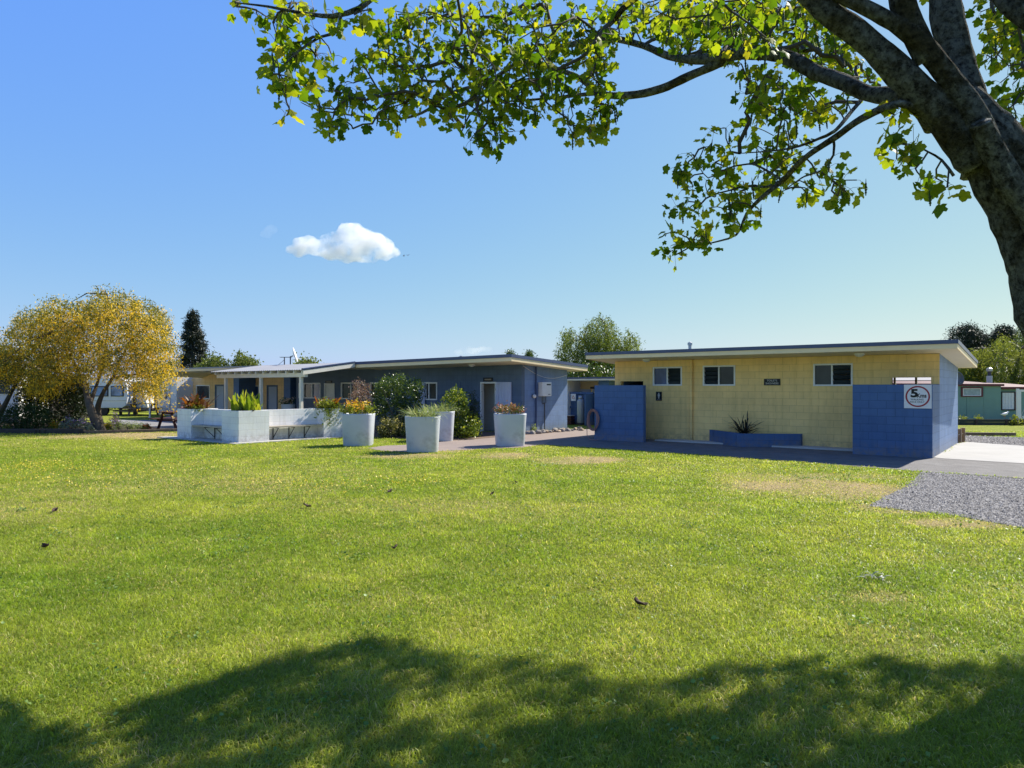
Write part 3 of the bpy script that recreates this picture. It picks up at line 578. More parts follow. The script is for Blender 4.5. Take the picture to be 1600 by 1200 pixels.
for h,pn in W3: window(bb_,'window',h[0],h[1],0,h[2],h[3],pn,.055)
# opened white sash of the window right of the round bush
h=W3[3][0]; sb=MB(); xa=h[0]+.02; xb=X(665.4); sb.box(xa,xb,-.09,-.05,h[2]-.35,h[3]-.02); build('open_shutter',sb,M_door,bb_)
def dframe(h,w=.06):
    f=MB(); f.box(h[0],h[0]+w,-.03,.12,h[2],h[3]-w); f.box(h[1]-w,h[1],-.03,.12,h[2],h[3]-w); f.box(h[0],h[1],-.03,.12,h[3]-w,h[3]); return build('door_frame',f,M_whitep,bb_)
dframe(doorA); dframe(doorR)
d=door_leaf(bb_,doorA[0]+.06,doorA[1]-.06,.04,.08,.02,doorA[3]-.06,M_whitep,name='door',handle=doorA[1]-.22)
build('notice',MB().box(-.12,.12,-.004,0,-.15,.15),M_curtain,d).location=((doorA[0]+doorA[1])/2+.12,.036,1.25)
dl_=door_leaf(bb_,X(776.2),X(800),-.07,-.03,.03,Zp(788,597),M_door,5,name='door',handle=X(797.5))
for z in (.3,1.0,1.6): build('hinge',MB().box(X(776.2)-.03,X(776.2)+.03,-.075,-.065,z,z+.08),M_steel,dl_)
build('door_closer',MB().bar((X(779),-.075,Zp(785,600)),(X(783),-.1,Zp(785,600)),.03),M_steel,dl_)
build('blocked_panel',MB().box(X(692),X(720),-.018,0,.9,Zp(706,597)),M_bblue,bb_)
# room behind the open door
mb=MB().box(doorR[0]-.8,doorR[1]+.9,.85,.9,0,2.4); mb.box(doorR[0]-.8,doorR[0]-.74,.19,.85,0,2.4); build('room_lining',mb,mat('room_plaster',(.82,.78,.68),.7,.05),bb_)
build('room_floor',MB().box(XL,-.19,.19,2.86,-.01,.02),mat('vinyl_floor',(.3,.28,.25),.5,.1),bb_)
build('ceiling',MB().box(XL,-.19,.19,2.86,2.4,2.42),M_whitep,bb_)
mono_roof(bb_,-7.76,.62,-1.4,3.6,2.65,2.39,.12,.115,tilt=.09)
dome_light(bb_,X(737,-.7),-.7,2.6)
# left part of the block: paler rooms behind the verandah
YB=1.0; XW=X(276)
holes=[];LW=[]
for a,b_,t_,bt,kd in [(307,328,602,622,'glass'),(391,405,602.8,622,'blue')]:
    x0,x1=BB.lx(a,YB),BB.lx(b_,YB); z1=BB.z((x0+x1)/2,YB,t_-.5); z0=z1-.85; holes.append((x0,x1,z0,z1)); LW.append((x0,x1,z0,z1,kd))
LD=[]
for a,b_,t_ in [(336,351,600.8),(417,434,601.6)]:
    x0,x1=BB.lx(a,YB),BB.lx(b_,YB); h=(x0,x1,0,BB.z((x0+x1)/2,YB,t_)); holes.append(h); LD.append(h)
build('verandah_wall',MB().wall(XW,XL,YB,YB+.19,0,2.5,holes),M_beigeb,bb_)
for x0,x1,z0,z1,kd in LW: window(bb_,'window',x0,x1,YB,z0,z1,[(1,kd)],.06)
for h in LD:
    door_leaf(bb_,h[0]+.09,h[1]-.09,YB+.03,YB+.07,.02,h[3]-.09,M_greydoor,handle=h[0]+.15)
    f=MB(); f.box(h[0],h[0]+.09,YB-.02,YB+.1,0,h[3]-.09); f.box(h[1]-.09,h[1],YB-.02,YB+.1,0,h[3]-.09); f.box(h[0],h[1],YB-.02,YB+.1,h[3]-.09,h[3]); build('door_frame',f,M_bblue,bb_)
for a,b_ in ((356,368),(436,448)):
    xm=BB.lx(b_,YB-1.2); build('fin_wall',MB().box(xm-.55,xm-.0,YB-1.0,YB-.002,0,2.45),M_blue,bb_)
build('pilaster',MB().box(XL-.02,XL+.0,.19,YB+.19,0,2.5),M_bblue,bb_)
xw0=X(245); mb=MB(); mb.hexa([(xw0,-.0,0),(XW,0,0),(XW,3.0,0),(xw0,3,0),(xw0,0,2.28),(XW,0,2.58),(XW,3.0,2.5),(xw0,3,2.2)]); build('end_wall',mb,mat('white_render',(.74,.74,.72),.6,.05,dirt=(1.5,(.6,.59,.56),.66)),bb_)
mb=MB()
for a in (258.5,261,266): xx=X(a); mb.tube([(xx,-.02,2.4),(xx,-.02,.95 if a<264 else .35)],.012,6)
build('conduit',mb,M_dsteel,bb_); build('meter_box',MB().box(X(256),X(260),-.1,-.002,1.05,1.35),M_steel,bb_,bevel=.01)
# left roof
xl0=BB.lx(268,-1.4); mono_roof(bb_,xl0,-7.79,-1.4,3.6,2.60,2.36,.11,.07,name='roof',mcap=M_verroof)
hb=MB().hexa([(xl0-1.2,-.9,2.33),(xl0-.05,-1.2,2.60),(xl0-.05,3.3,2.40),(xl0-1.2,3.3,2.2),(xl0-1.2,-.9,2.47),(xl0-.05,-1.2,2.76),(xl0-.05,3.3,2.55),(xl0-1.2,3.3,2.35)]); build('roof_skirt',hb,M_soffit,bb_)
# verandah
vr=thing('verandah','white post verandah with a grey sheet roof in front of the beige rooms','verandah',(BB.x,BB.y,0),AZ)
xv0,xv1=BB.lx(328,-4.0),-7.80; yf,yb=-4.0,-1.44; zf,zb=2.42,2.77
mb=MB(); nco=90
for i in range(nco+1):
    x=xv0+(xv1-xv0)*i/nco; zc=.012*(1 if i%2 else -1)
    mb.v+=[(x,yf,zf+zc),(x,yb,zb+zc),(x,yf,zf+zc-.02),(x,yb,zb+zc-.02)]
for i in range(nco): a=4*i; mb.f+=[(a,a+4,a+5,a+1),(a+2,a+3,a+7,a+6),(a,a+2,a+6,a+4)]
build('roof_sheet',mb,M_verroof,vr)
build('barge_board',MB().hexa([(xv1-.0,yf,zf-.2),(xv1+.04,yf,zf-.2),(xv1+.04,yb,zb-.2),(xv1,yb,zb-.2),(xv1,yf,zf-.03),(xv1+.04,yf,zf-.03),(xv1+.04,yb,zb-.03),(xv1,yb,zb-.03)]),M_postp,vr)
build('barge_flashing',MB().hexa([(xv1-.06,yf-.02,zf+.0),(xv1+.06,yf-.02,zf+.0),(xv1+.06,yb,zb+.0),(xv1-.06,yb,zb),(xv1-.06,yf-.02,zf+.05),(xv1+.06,yf-.02,zf+.05),(xv1+.06,yb,zb+.05),(xv1-.06,yb,zb+.05)]),M_cap,vr)
build('beam',MB().box(xv0+.35,xv1-.05,-3.87,-3.73,2.13,2.30),M_postp,vr)
for i in range(13):
    x=xv0+.4+(xv1-xv0-.5)*i/12; build('rafter',MB().hexa([(x-.03,yf+.02,zf-.14),(x+.03,yf+.02,zf-.14),(x+.03,yb,zb-.17),(x-.03,yb,zb-.17),(x-.03,yf+.02,zf-.035),(x+.03,yf+.02,zf-.035),(x+.03,yb,zb-.035),(x-.03,yb,zb-.035)]),M_postp,vr)
for px in (353,408,470.6):
    x=BB.lx(px,-3.8); build('post',MB().box(x-.06,x+.06,-3.86,-3.74,0,2.13),M_postp,vr,bevel=.006)
# things fixed to the side wall (face x=0)
def side(px): return BB.ly(px,0)
gh=thing('gas_heater','white gas water heater box fixed to the shaded blue side wall','water heater',BB.w(0,(side(840)+side(854))/2,1.38),AZ)
wd_=side(854)-side(840); build('casing',MB().box(.02,.24,-wd_/2,wd_/2,0,.54),M_whitep,gh,bevel=.02)
build('grille',MB().box(.241,.246,-wd_*.05,wd_*.4,.42,.47),M_black,gh); build('grille',MB().box(.241,.246,wd_*.1,wd_*.35,.06,.085),M_dsteel,gh)
mb=MB(); 
for q in (-.12,.0,.12): mb.tube([(.09,q,0),(.09,q,-.25),(.05,q*.3,-.3)],.014,6)
mb.tube([(.05,.1,-.25),(.05,.1,-1.35)],.02,6); build('pipework',mb,M_dsteel,gh)
dp=build('downpipe',MB().tube([(.05,side(836),2.5),(.05,side(836),0.02)],.035,10),mat('dark_blue_pipe',(.05,.08,.17),.5,.1),bb_)
wl=thing('wall_lamp','small white bulkhead lamp on the blue side wall','lamp',BB.w(0,side(832),BB.z(0,side(832),619)),AZ); build('lamp_glass',MB().blob((.09,0,0),.075,2,(1,1,1),.0),M_light,wl,True); build('bracket',MB().box(.002,.05,-.05,.05,-.05,.06),M_dsteel,wl)
pa=BB.w(.03,.05,2.52); pb=BB.w(.05,3.0,2.22)
cable=build('slack_cable',MB().tube([pa.lerp(pb,t)+Vector((0,0,-.28*math.sin(math.pi*t))) for t in np.linspace(0,1,14)],.008,5),M_whitep); tag(cable,'thin pale cable sagging under the eave of the blue building','cable')
def door_sign(label,px,py,w,h,mid):
    s=sign_root('door_sign',label,BB,X(px),-.002,Zp(px,py)); build('board',MB().box(-w/2,w/2,-.025,0,-h/2,h/2),M_black,s); build('name_strip',MB().box(-w*.34,w*.34,-.028,-.0255,-h*.18,h*.18),mid,s)
door_sign('small dark sign over the open door of the blue building',763,593,(X(770.5)-X(755.5)),.15,mat('tan_strip',(.28,.22,.16),.5,.05,bmp=0)); door_sign('small dark sign over the closed white door of the blue building',514,596.8,(X(519.3)-X(509)),.13,mat('grey_strip',(.22,.22,.2),.5,.05,bmp=0))
q=BB.w(X(720.5,.6),.6,2.7); flue('short grey flue pipe on the blue building roof',q.x,q.y,2.68,.25)
# dish and aerial
Yd=33.0; d0=at(457,566,Yd); ds=thing('satellite_dish','white satellite dish seen edge on above the verandah roof','satellite dish',(d0.x,d0.y,d0.z-.15))
mb=MB(); r=.36; rings=6
prof=[(r*i/rings,.10*(i/rings)**2) for i in range(1,rings+1)]; mb.lathe(prof+[(r*.98,.075)],(0,0,0),24); 
o=build('reflector',mb,M_whitep,ds,True); o.rotation_euler=(0,R(72),R(11)); o.location=(.05,0,.48)
build('feed_arm',MB().bar((.0,0,.25),(.42,-.1,.35),.025),M_steel,ds); build('mast',MB().tube([(-.1,0,0),(-.1,0,.42),(.02,0,.45)],.03,8),M_dsteel,ds)
ar=thing('television_aerial','dark television aerial on two short masts beside the satellite dish','aerial',at(446,567,Yd)-Vector((0,0,.15)))
mb=MB().bar((-.25,0,.42),(.3,0,.42),.03); 
for i in range(6): mb.bar((-.22+i*.09,-.2,.42),(-.22+i*.09,.2,.42),.012)
build('boom',mb,M_dsteel,ar); build('mast',MB().tube([(-.05,0,0),(-.05,0,.42)],.025,8),M_dsteel,ar); build('stay',MB().tube([(-.05,0,.3),(-.4,0,0)],.01,5),M_dsteel,ar)

# ================================================================== shed and gas bottle between the two blocks
SH=Frame(*at(902.5,600,33.0)[:2])
sh=thing('store_shed','small beige and white store shed with a blue roof edge between the two block buildings','shed',(SH.x,SH.y,0),AZ)
mb=MB(); zt=2.03; mb.box(0,.16,-1.1,2.2,0,zt); build('wing_wall',mb,M_whitep,sh)
build('front_wall',MB().wall(.16,3.6,0,.15,0,zt,[(.75,1.2,0,1.72)]),M_beige,sh); build('lower_cladding',MB().wall(.16,3.6,-.03,-.004,0,1.62,[(.75,1.2,0,1.62)]),M_door,sh)
door_leaf(sh,.77,1.18,.02,.06,.02,1.70,M_whitep,3,handle=1.05); build('door_plate',MB().box(.74,1.22,-.06,-.035,1.64,1.74),M_black,sh)
build('corner_pier',MB().box(1.75,2.3,-1.0,-.04,0,zt-.003),M_blue,sh)
mb=MB().hexa([(-.35,-1.35,zt),(3.8,-1.35,zt),(3.8,2.4,zt-.1),(-.35,2.4,zt-.1),(-.35,-1.35,zt+.07),(3.8,-1.35,zt+.07),(3.8,2.4,zt-.03),(-.35,2.4,zt-.03)]); build('fascia',mb,M_postp,sh)
mb=MB().hexa([(-.38,-1.38,zt+.073),(3.83,-1.38,zt+.073),(3.83,2.43,zt-.027),(-.38,2.43,zt-.027),(-.38,-1.38,zt+.14),(3.83,-1.38,zt+.14),(3.83,2.43,zt+.04),(-.38,2.43,zt+.04)]); build('roof',mb,M_cap,sh)
fw=thing('gas_enclosure','dark blue timber enclosure behind the grey gas bottle','fence',at(885,604,31.8).xy.to_3d(),AZ)
build('back_panel',MB().box(-.3,1.15,.5,.56,0,1.45),M_blue,fw); build('top_rail',MB().box(-.3,1.15,.42,.498,1.4,1.5),M_blue,fw); build('mid_rail',MB().box(-.3,1.15,.42,.498,.75,.83),M_blue,fw); build('side_panel',MB().box(1.1,1.16,-.2,.498,0,1.4),M_blue,fw)
wsn=thing('warning_sign','white warning sign with a red mark on the blue gas enclosure','sign',at(896,621,31.9),AZ); build('board',MB().box(-.13,.13,-.01,.0,-.16,.16),M_whitep,wsn)
mb=MB(); mb.bar((-.07,-.013,-.04),(.0,-.013,.09),.02,.004,(0,1,0)); mb.bar((0,-.013,.09),(.07,-.013,-.04),.02,.004,(0,1,0)); mb.bar((.07,-.0135,-.045),(-.07,-.0135,-.045),.02,.004,(0,1,0)); build('mark',mb,mat('faded_red',(.5,.1,.08),.5,.1,bmp=0),wsn)
gl=at(907.5,604,31.5); gc=thing('gas_cylinder','tall grey gas cylinder standing between the blue building and the toilet block','gas cylinder',(gl.x,gl.y,0.0))
build('tank',MB().lathe([(.15,.0),(.17,.06),(.17,.95),(.165,1.02),(.12,1.09),(.05,1.12)],(0,0,.08),24),mat('grey_cylinder_paint',(.42,.45,.45),.35,.08,metal=.2),gc,True)
build('foot_ring',MB().lathe([(.155,0),(.155,.1)],(0,0,0),20),M_dsteel,gc); build('collar',MB().lathe([(.10,1.15),(.11,1.34)],(0,0,0),20),M_steel,gc,True); build('valve',MB().tube([(0,0,1.18),(0,0,1.30),(-.12,0,1.3)],.02,8),M_dsteel,gc)
ct=gnd(890,664); cr=thing('wooden_crate','dark brown crate with a pale lid at the foot of the blue wall','crate',(ct.x,ct.y+.3,0),AZ)
mb=MB()
for i in range(3): mb.box(-.2,.2,-.16,-.14,.02+i*.13,.13+i*.13); mb.box(-.2,.2,.14,.16,.02+i*.13,.13+i*.13); mb.box(-.2,-.18,-.14,.14,.02+i*.13,.13+i*.13); mb.box(.18,.2,-.14,.14,.02+i*.13,.13+i*.13)
build('slatted_side',mb,M_maroon,cr); build('lid',MB().box(-.22,.22,-.18,.18,.41,.44),mat('pale_lid',(.6,.56,.5),.6,.1),cr)
# stones edging the path
rockm=[mat('pale_field_stone',(.30,.27,.235),.85,.25,scale=6,bmp=.6,bscale=25),mat('grey_field_stone',(.22,.20,.19),.85,.25,scale=6,bmp=.6,bscale=25),mat('tan_field_stone',(.40,.31,.22),.85,.25,scale=6,bmp=.6,bscale=25)]
for i in range(30):
    t=i/29; px=822+(908-822)*t+random.uniform(-1.5,1.5); py=678.6-6.6*t+random.uniform(-.9,.9); p=gnd(px,py); r=random.uniform(.06,.13)
    o=build('edging_stone',MB().blob((0,0,0),r,2,(1.25,.9,.7),.28),rockm[i%3]); o.location=(p.x,p.y,r*.35); o.rotation_euler=(0,0,random.random()*6)
    tag(o,'rounded field stone in the row edging the paver path','stone','stones edging the path')
# ================================================================== white bench planter
C0=Vector((-8.4,21.24)); aR,aL=R(47),R(143); dR=Vector((math.cos(aR),math.sin(aR))); dL=Vector((math.cos(aL),math.sin(aL)))
bp=thing('bench_planter','white painted block planter with two recessed timber benches','planter',(C0.x,C0.y,0))
def wingpart(name,mb,m,right,bevel=0):
    o=build(name,mb,m,bp,bevel=bevel); o.rotation_euler=(0,0,aR if right else aL-math.pi); return o
H=1.0; LR,LL=3.73,3.72; pr,plw=1.0,.95; q=lambda a,b:dR*a+dL*b
def tray(x0,x1,y0,y1,t=.13):            # open topped block box
    mb=MB(); mb.box(x0,x1,y0,y0+t,0,H); mb.box(x0,x1,y1-t,y1,0,H); mb.box(x0,x0+t,y0+t,y1-t,0,H); mb.box(x1-t,x1,y0+t,y1-t,0,H); return mb
# corner pier (follows both wings)
o_=[q(0,0),q(pr,0),q(pr,plw),q(0,plw)]; i_=[q(.13,.13),q(pr-.13,.13),q(pr-.13,plw-.13),q(.13,plw-.13)]
mb=MB()
for k in range(4): mb.prism([tuple(v) for v in (o_[k],o_[(k+1)%4],i_[(k+1)%4],i_[k])],0,H)
build('corner_pier',mb,M_white,bp); build('soil',MB().prism([tuple(v) for v in i_],.0,.93),M_soil,bp)
wingpart('end_pier',tray(2.97,LR,0,.95),M_white,True); wingpart('soil',MB().box(3.1,LR-.13,.13,.82,0,.93),M_soil,True)
wingpart('end_pier',tray(-LL,-2.81,0,.95),M_white,False); wingpart('soil',MB().box(-LL+.13,-2.94,.13,.82,0,.93),M_soil,False)
wingpart('back_wall',MB().box(pr+.002,2.968,.42,.61,0,H-.004),M_white,True); wingpart('back_wall',MB().box(-2.808,-plw-.002,.43,.62,0,H-.004),M_white,False)
M_seat=mat('grey_bench_plank',(.42,.37,.30),.7,.2,scale=5,bmp=.3)
for right,xa,xb in ((True,pr+.01,2.96),(False,-2.80,-plw-.01)):
    mb=MB(); mb.box(xa,xb,.02,.20,.43,.475); mb.box(xa,xb,.215,.40,.43,.475); s_=wingpart('bench_seat',mb,M_seat,right)
    n=3 if right else 2
    for i in range(n):
        x=xa+(xb-xa)*((.17+.29*i) if right else (.4+.38*i)); b=MB(); b.bar((x,.40,.0),(x,.40,.43),.024); b.bar((x,.03,.41),(x,.40,.41),.022); b.bar((x,.06,.40),(x,.39,.08),.018)
        k=build('bracket',b,M_dsteel,s_)
ft=[q(-.28,-.28),q(LR+.5,-.25),q(LR+.5,.9),q(.9,.9),q(.9,LL+.2),q(-.3,LL+.75)]
o=build('footing',MB().prism([(C0.x+v.x,C0.y+v.y) for v in ft],0,.03),M_conc); struct(o); o.name='concrete_footing'
def wp(x,y,z,right): 
    a=aR if right else aL-math.pi; return Vector((C0.x+x*math.cos(a)-y*math.sin(a),C0.y+x*math.sin(a)+y*math.cos(a),z))
# ================================================================== white tubs
def pot_mat():
    m,nt,b=new_mat('white_tub_paint'); tc=N(nt,'ShaderNodeTexCoord').outputs['Object']
    f=noise(nt,tc,2.6,8,.7); mk=ramp(nt,f,[(.50,(0,0,0)),(.64,(.5,.5,.5))]); sx=N(nt,'ShaderNodeSeparateXYZ'); nt.links.new(tc,sx.inputs[0])
    hz_=ramp(nt,sx.outputs[2],[(.0,(1,1,1)),(.36,(.8,.8,.8)),(.62,(.0,.0,.0))]); mm=N(nt,'ShaderNodeMath',operation='MULTIPLY'); nt.links.new(mk,mm.inputs[0]); nt.links.new(hz_,mm.inputs[1])
    c=ramp(nt,noise(nt,tc,1.2,5),[(.3,(.46,.50,.55)),(.7,(.55,.58,.62))]); mx=N(nt,'ShaderNodeMix',data_type='RGBA'); nt.links.new(mm.outputs[0],mx.inputs[0]); nt.links.new(c,mx.inputs[6]); mx.inputs[7].default_value=(.25,.25,.26,1)
    nt.links.new(mx.outputs[2],b.inputs['Base Color']); b.inputs['Roughness'].default_value=.45; bump(nt,b,noise(nt,tc,18,6),.12,.01); return m
M_pot=pot_mat()
def tub(label,px,Yc,w=.475,h=.95,group='white tubs on the lawn',rot=0,hs=1):
    x=(px-CX)/F*Yc; o=thing('plant_tub',label,'plant pot',(x,Yc,0),R(rot),group)
    k=w/.475; body=[(.41*k,0),(.42*k,.03),(.455*k,h*.7),(.475*k,h-.03),(.475*k,h),(.435*k,h),(.42*k,h-.10)]
    build('tub_body',MB().lathe(body,(0,0,0),56,3.4,close=False),M_pot,o,True).data.polygons.foreach_set('use_smooth',[True]*(56*6)); build('soil',MB().lathe([(.42*k,h-.09),(.01,h-.06)],(0,0,0),40,4.2,close=False),M_soil,o); return o,Vector((x,Yc,h-.07))
t1,P1=tub('white tub of yellow and orange flowers at the end of the bench planter',560,20.62,rot=2)
t2,P2=tub('nearest white tub, filled with grey green grasses',660.5,18.66,rot=5)
t3,P3=tub('white tub with reddish flowering succulents in front of the open door',796.8,20.55,rot=8)
t4,P4=tub('white tub of grasses half hidden behind the nearest tub',687.5,22.4,rot=4)
t5,P5=tub('small white tub of pale pink flowers under the verandah',450.3,31.0,w=.275,h=.97,group='white tubs on the lawn')

# ================================================================== picnic tables
def picnic(label,x,y,rz,m,group='picnic tables'):
    o=thing('picnic_table',label,'picnic table',(x,y,0),rz,group)
    for i in range(5): build('top_plank',MB().box(-.85,.85,-.37+i*.15,-.23+i*.15,.70,.74),m,o,bevel=.004)
    for s_ in (-1,1):
        for j in range(2): build('seat_plank',MB().box(-.85,.85,*sorted((s_*(.56+j*.14),s_*(.56+j*.14+.13))),.42,.46),m,o,bevel=.004)
    for xx in (-.6,.6):
        for s_ in (-1,1): build('leg',MB().bar((xx,s_*.58,0),(xx,s_*.24,.70),.045,.10,(1,0,0)),m,o)
        build('cross_beam',MB().bar((xx+.05,-.70,.38),(xx+.05,.70,.38),.045,.09),m,o); build('top_batten',MB().bar((xx+.05,-.36,.665),(xx+.05,.36,.665),.045,.07),m,o)
    return o
pt=gnd(271,672); picnic('red brown stained picnic table behind the left end of the bench planter',-13.72,28.6,R(62),M_maroon)
p=at(224,640,41.5); picnic('weathered brown picnic table on the grass beside the caravan awning',p.x,p.y,R(5),M_timber)
pp=at(234,604,38.6); po=thing('pole','thin white pole standing in front of the white end wall','pole',(pp.x,pp.y,0)); build('shaft',MB().tube([(0,0,0),(0,0,2.6)],.045,10),M_whitep,po); build('cap',MB().lathe([(.05,2.6),(.05,2.63),(.01,2.66)],(0,0,0),10),M_whitep,po); build('base',MB().lathe([(.09,0),(.08,.03),(.05,.05)],(0,0,0),12),M_conc,po)
# ================================================================== caravan with awning
cv0=at(168,604,43); cv=thing('caravan','white caravan with a blue tinted window band behind the yellow tree','caravan',(cv0.x,cv0.y,0),R(-4))
prof=[(-1.9,.55),(-1.95,1.1),(-1.9,1.75),(-1.75,2.15),(-1.4,2.28),(1.5,2.28),(1.78,2.12),(1.92,1.7),(1.95,1.1),(1.85,.6),(1.6,.45),(-1.6,.45)]
mb=MB(); n=len(prof); mb.v=[(x,-1,z) for x,z in prof]+[(x,1,z) for x,z in prof]; mb.f=[tuple(range(n)),tuple(range(2*n-1,n-1,-1))]+[(i,i+n,(i+1)%n+n,(i+1)%n) for i in range(n)]
build('body',mb,mat('white_caravan_panel',(.72,.74,.76),.35,.05),cv,bevel=.03)
for a,b_ in ((-1.6,-.55),(-.4,.75),(.9,1.72)):
    wv=build('window',MB().box(a,b_,-1.03,-1.003,1.15,1.78),M_black,cv,bevel=.01); build('pane',MB().box(a+.06,b_-.06,-1.05,-1.031,1.2,1.73),glass_mat('sky_blue_tinted_glass',(.16,.24,.38),.12),wv)
build('trim_strip',MB().box(-1.9,1.9,-1.02,-1.002,.88,.92),M_steel,cv); build('roof_hatch',MB().box(-.3,.3,-.3,.3,2.281,2.36),M_whitep,cv)
for xx in (-.35,.35):
    wl_=MB(); wl_.tube([(xx,-.92,.3),(xx,-.75,.3)],.3,20); build('wheel',wl_,M_black,cv)
an0=at(200,604,43); aw=thing('awning_room','cream awning room with a striped curtain and timber deck beside the caravan','awning',(an0.x+.02,an0.y,0),R(-4))
mb=MB().box(-.32,.62,-.2,1.2,.35,2.0); build('wall_panel',mb,mat('cream_awning_canvas',(.62,.54,.42),.7,.05),aw)
st=MB()
for i in range(7): st.box(-.28+i*.09,-.235+i*.09,-.235,-.202,1.05,1.75)
build('curtain',st,M_curtain,aw); build('end_panel',MB().box(.625,1.0,-.1,1.1,.35,1.95),M_whitep,aw)
build('deck',MB().box(-.4,1.3,-.9,-.203,.22,.32),M_timber,aw); build('roof_sheet',MB().hexa([(-.4,-.5,2.0),(1.4,-.5,2.0),(1.4,1.3,2.1),(-.4,1.3,2.1),(-.4,-.5,2.05),(1.4,-.5,2.05),(1.4,1.3,2.15),(-.4,1.3,2.15)]),M_whitep,aw)
for px,hh in ((191,2.1),(213.5,2.0)):
    x=at(px,604,42.4).x-an0.x-.02; build('post',MB().box(x-.06,x+.06,-.75,-.63,0,hh),M_dtimber,aw)
# static caravan at far left
sc0=at(8,604,33.5); sv=thing('mobile_home','white weatherboard mobile home at the left edge behind the yellow tree','mobile home',(sc0.x,sc0.y,0),R(6))
mb=MB()
for i in range(16): mb.hexa([(-4.2,-.03,.35+i*.14),(.62,-.03,.35+i*.14),(.62,.0,.35+i*.14),(-4.2,.0,.35+i*.14),(-4.2,-.012,.488+i*.14),(.62,-.012,.488+i*.14),(.62,0,.488+i*.14),(-4.2,0,.488+i*.14)])
build('weatherboard',mb,mat('white_weatherboard',(.76,.75,.77),.5,.04),sv); build('body',MB().box(-4.2,.6,.003,2.6,.35,2.6),M_whitep,sv)
build('skirting',MB().box(-4.2,.6,.03,2.5,0,.345),M_conc,sv); build('roof',MB().hexa([(-4.4,-.2,2.6),(.8,-.2,2.6),(.8,2.8,2.6),(-4.4,2.8,2.6),(-4.4,-.1,2.72),(.7,-.1,2.72),(.7,2.7,2.85),(-4.4,2.7,2.85)]),M_verroof,sv)
wv=build('window',MB().box(-.35,.3,-.06,-.031,1.35,2.1),M_whitep,sv); build('pane',MB().box(-.3,.25,-.07,-.061,1.4,2.05),M_glass,wv)
build('downpipe',MB().box(-.58,-.48,-.08,-.033,.35,2.55),M_dsteel,sv)
def fence(label,a,b,h,m,n,name='fence',gap=.012):
    a=Vector(a);b=Vector(b); o=thing(name,label,'fence',(a.x,a.y,0)); d=(b-a); d.z=0; L=d.length; o.rotation_euler=(0,0,math.atan2(d.y,d.x)); mb=MB(); w=L/n
    for i in range(n): mb.box(i*w+gap/2,(i+1)*w-gap/2,0,.025,.04,h+random.uniform(-.02,.02))
    build('palings',mb,m,o); r=MB(); 
    for z in (.35,h-.3): build('rail',MB().box(0,L,.027,.08,z,z+.09),m,o)
    k=max(2,int(L/2.4))
    for i in range(k+1): x=min(L-.05,i*L/k); build('post',MB().box(x-.05,x+.05,.082,.18,0,h),m,o)
    return o
fence('dark paling fence behind the yellow tree and the dark shrubs',at(28,604,35.5),at(140,604,38.5),1.95,M_dtimber,40)
fence('grey paling fence between the caravan and the white end wall',at(205,604,48),at(300,604,48),1.95,mat('grey_paling',(.10,.10,.105),.8,.3,scale=5),36)
# ================================================================== timber bed edging
def log(label,a,b,h=.17,w=.16,m=None):
    a=Vector(a);b=Vector(b); o=thing('timber_sleeper',label,'timber edging',(a.x,a.y,0),math.atan2((b-a).y,(b-a).x),'timber sleepers edging the flower bed'); L=(b-a).xy.length
    build('sleeper',MB().box(0,L,0,w,0,h),m or M_dtimber,o,bevel=.012); pg=MB(); 
    for x in (.15,L-.15): pg.box(x-.03,x+.03,-.045,-.002,0,h*.8)
    build('peg',pg,m or M_dtimber,o); return o
g0,g1,g2,g3=gnd(-110,676.5),gnd(62,677.6),gnd(131,677.8),gnd(278,674.2)
log('dark sleeper edging the flower bed below the clipped green bush',g0,g1-Vector((.02,0,0)),.17); log('short dark sleeper edging the flower bed below the tall dark shrub',g1+Vector((.02,0,0)),g2-Vector((.02,0,0)),.18); log('long brown sleeper edging the flower bed from the yellow tree to the picnic table',g2+Vector((.02,0,0)),g3,.11,.14,M_timber)
# ================================================================== right: cabin and surroundings
cb0=at(1497,604,36.5); cb=thing('green_cabin','low sea green cabin with maroon trim behind the toilet block','cabin',(cb0.x,cb0.y,0),R(-6))
CB=Frame(cb0.x,cb0.y,R(-6)); XC=lambda px,y=0: CB.lx(px,y); ZC=lambda px,py,y=0: CB.z(CB.lx(px,y),y,py)
Mg=mat('sea_green_sheet',(.17,.29,.24),.55,.06,bmp=.05); Mm=mat('maroon_trim',(.12,.025,.03),.5,.1)
xj=XC(1564); xe=XC(1640); mb=MB()
xs_=np.linspace(-3,xj,7)
for i in range(6): mb.box(xs_[i]+.008,xs_[i+1]-.008,-.012,0,-.0,ZC(1530,602))
build('wall_sheet',mb,Mg,cb); build('body',MB().box(-3,xj,.003,4,0,ZC(1530,602)),Mg,cb)
build('porch_wall',MB().box(xj,xe,.35,4,0,ZC(1580,607)),Mg,cb)
build('roof_edge',MB().hexa([(-3.1,-.12,ZC(1500,603)),(xj+.1,-.12,ZC(1560,603.4)),(xj+.1,4.1,1.95),(-3.1,4.1,1.95),(-3.1,-.12,ZC(1500,599)),(xj+.1,-.12,ZC(1560,600)),(xj+.1,4.1,2.08),(-3.1,4.1,2.08)]),Mm,cb)
build('porch_roof',MB().hexa([(xj+.11,.15,ZC(1580,608)),(xe,.15,ZC(1580,608)),(xe,4,1.85),(xj+.11,4,1.85),(xj+.11,.15,ZC(1580,604.5)),(xe,.15,ZC(1580,604.5)),(xe,4,1.95),(xj+.11,4,1.95)]),Mm,cb)
f_=build('window',MB().wall(XC(1501),XC(1535),-.07,-.013,ZC(1518,620),ZC(1518,604.8),[(XC(1503.6),XC(1532.4),ZC(1518,618.4),ZC(1518,606.8))]),Mm,cb)
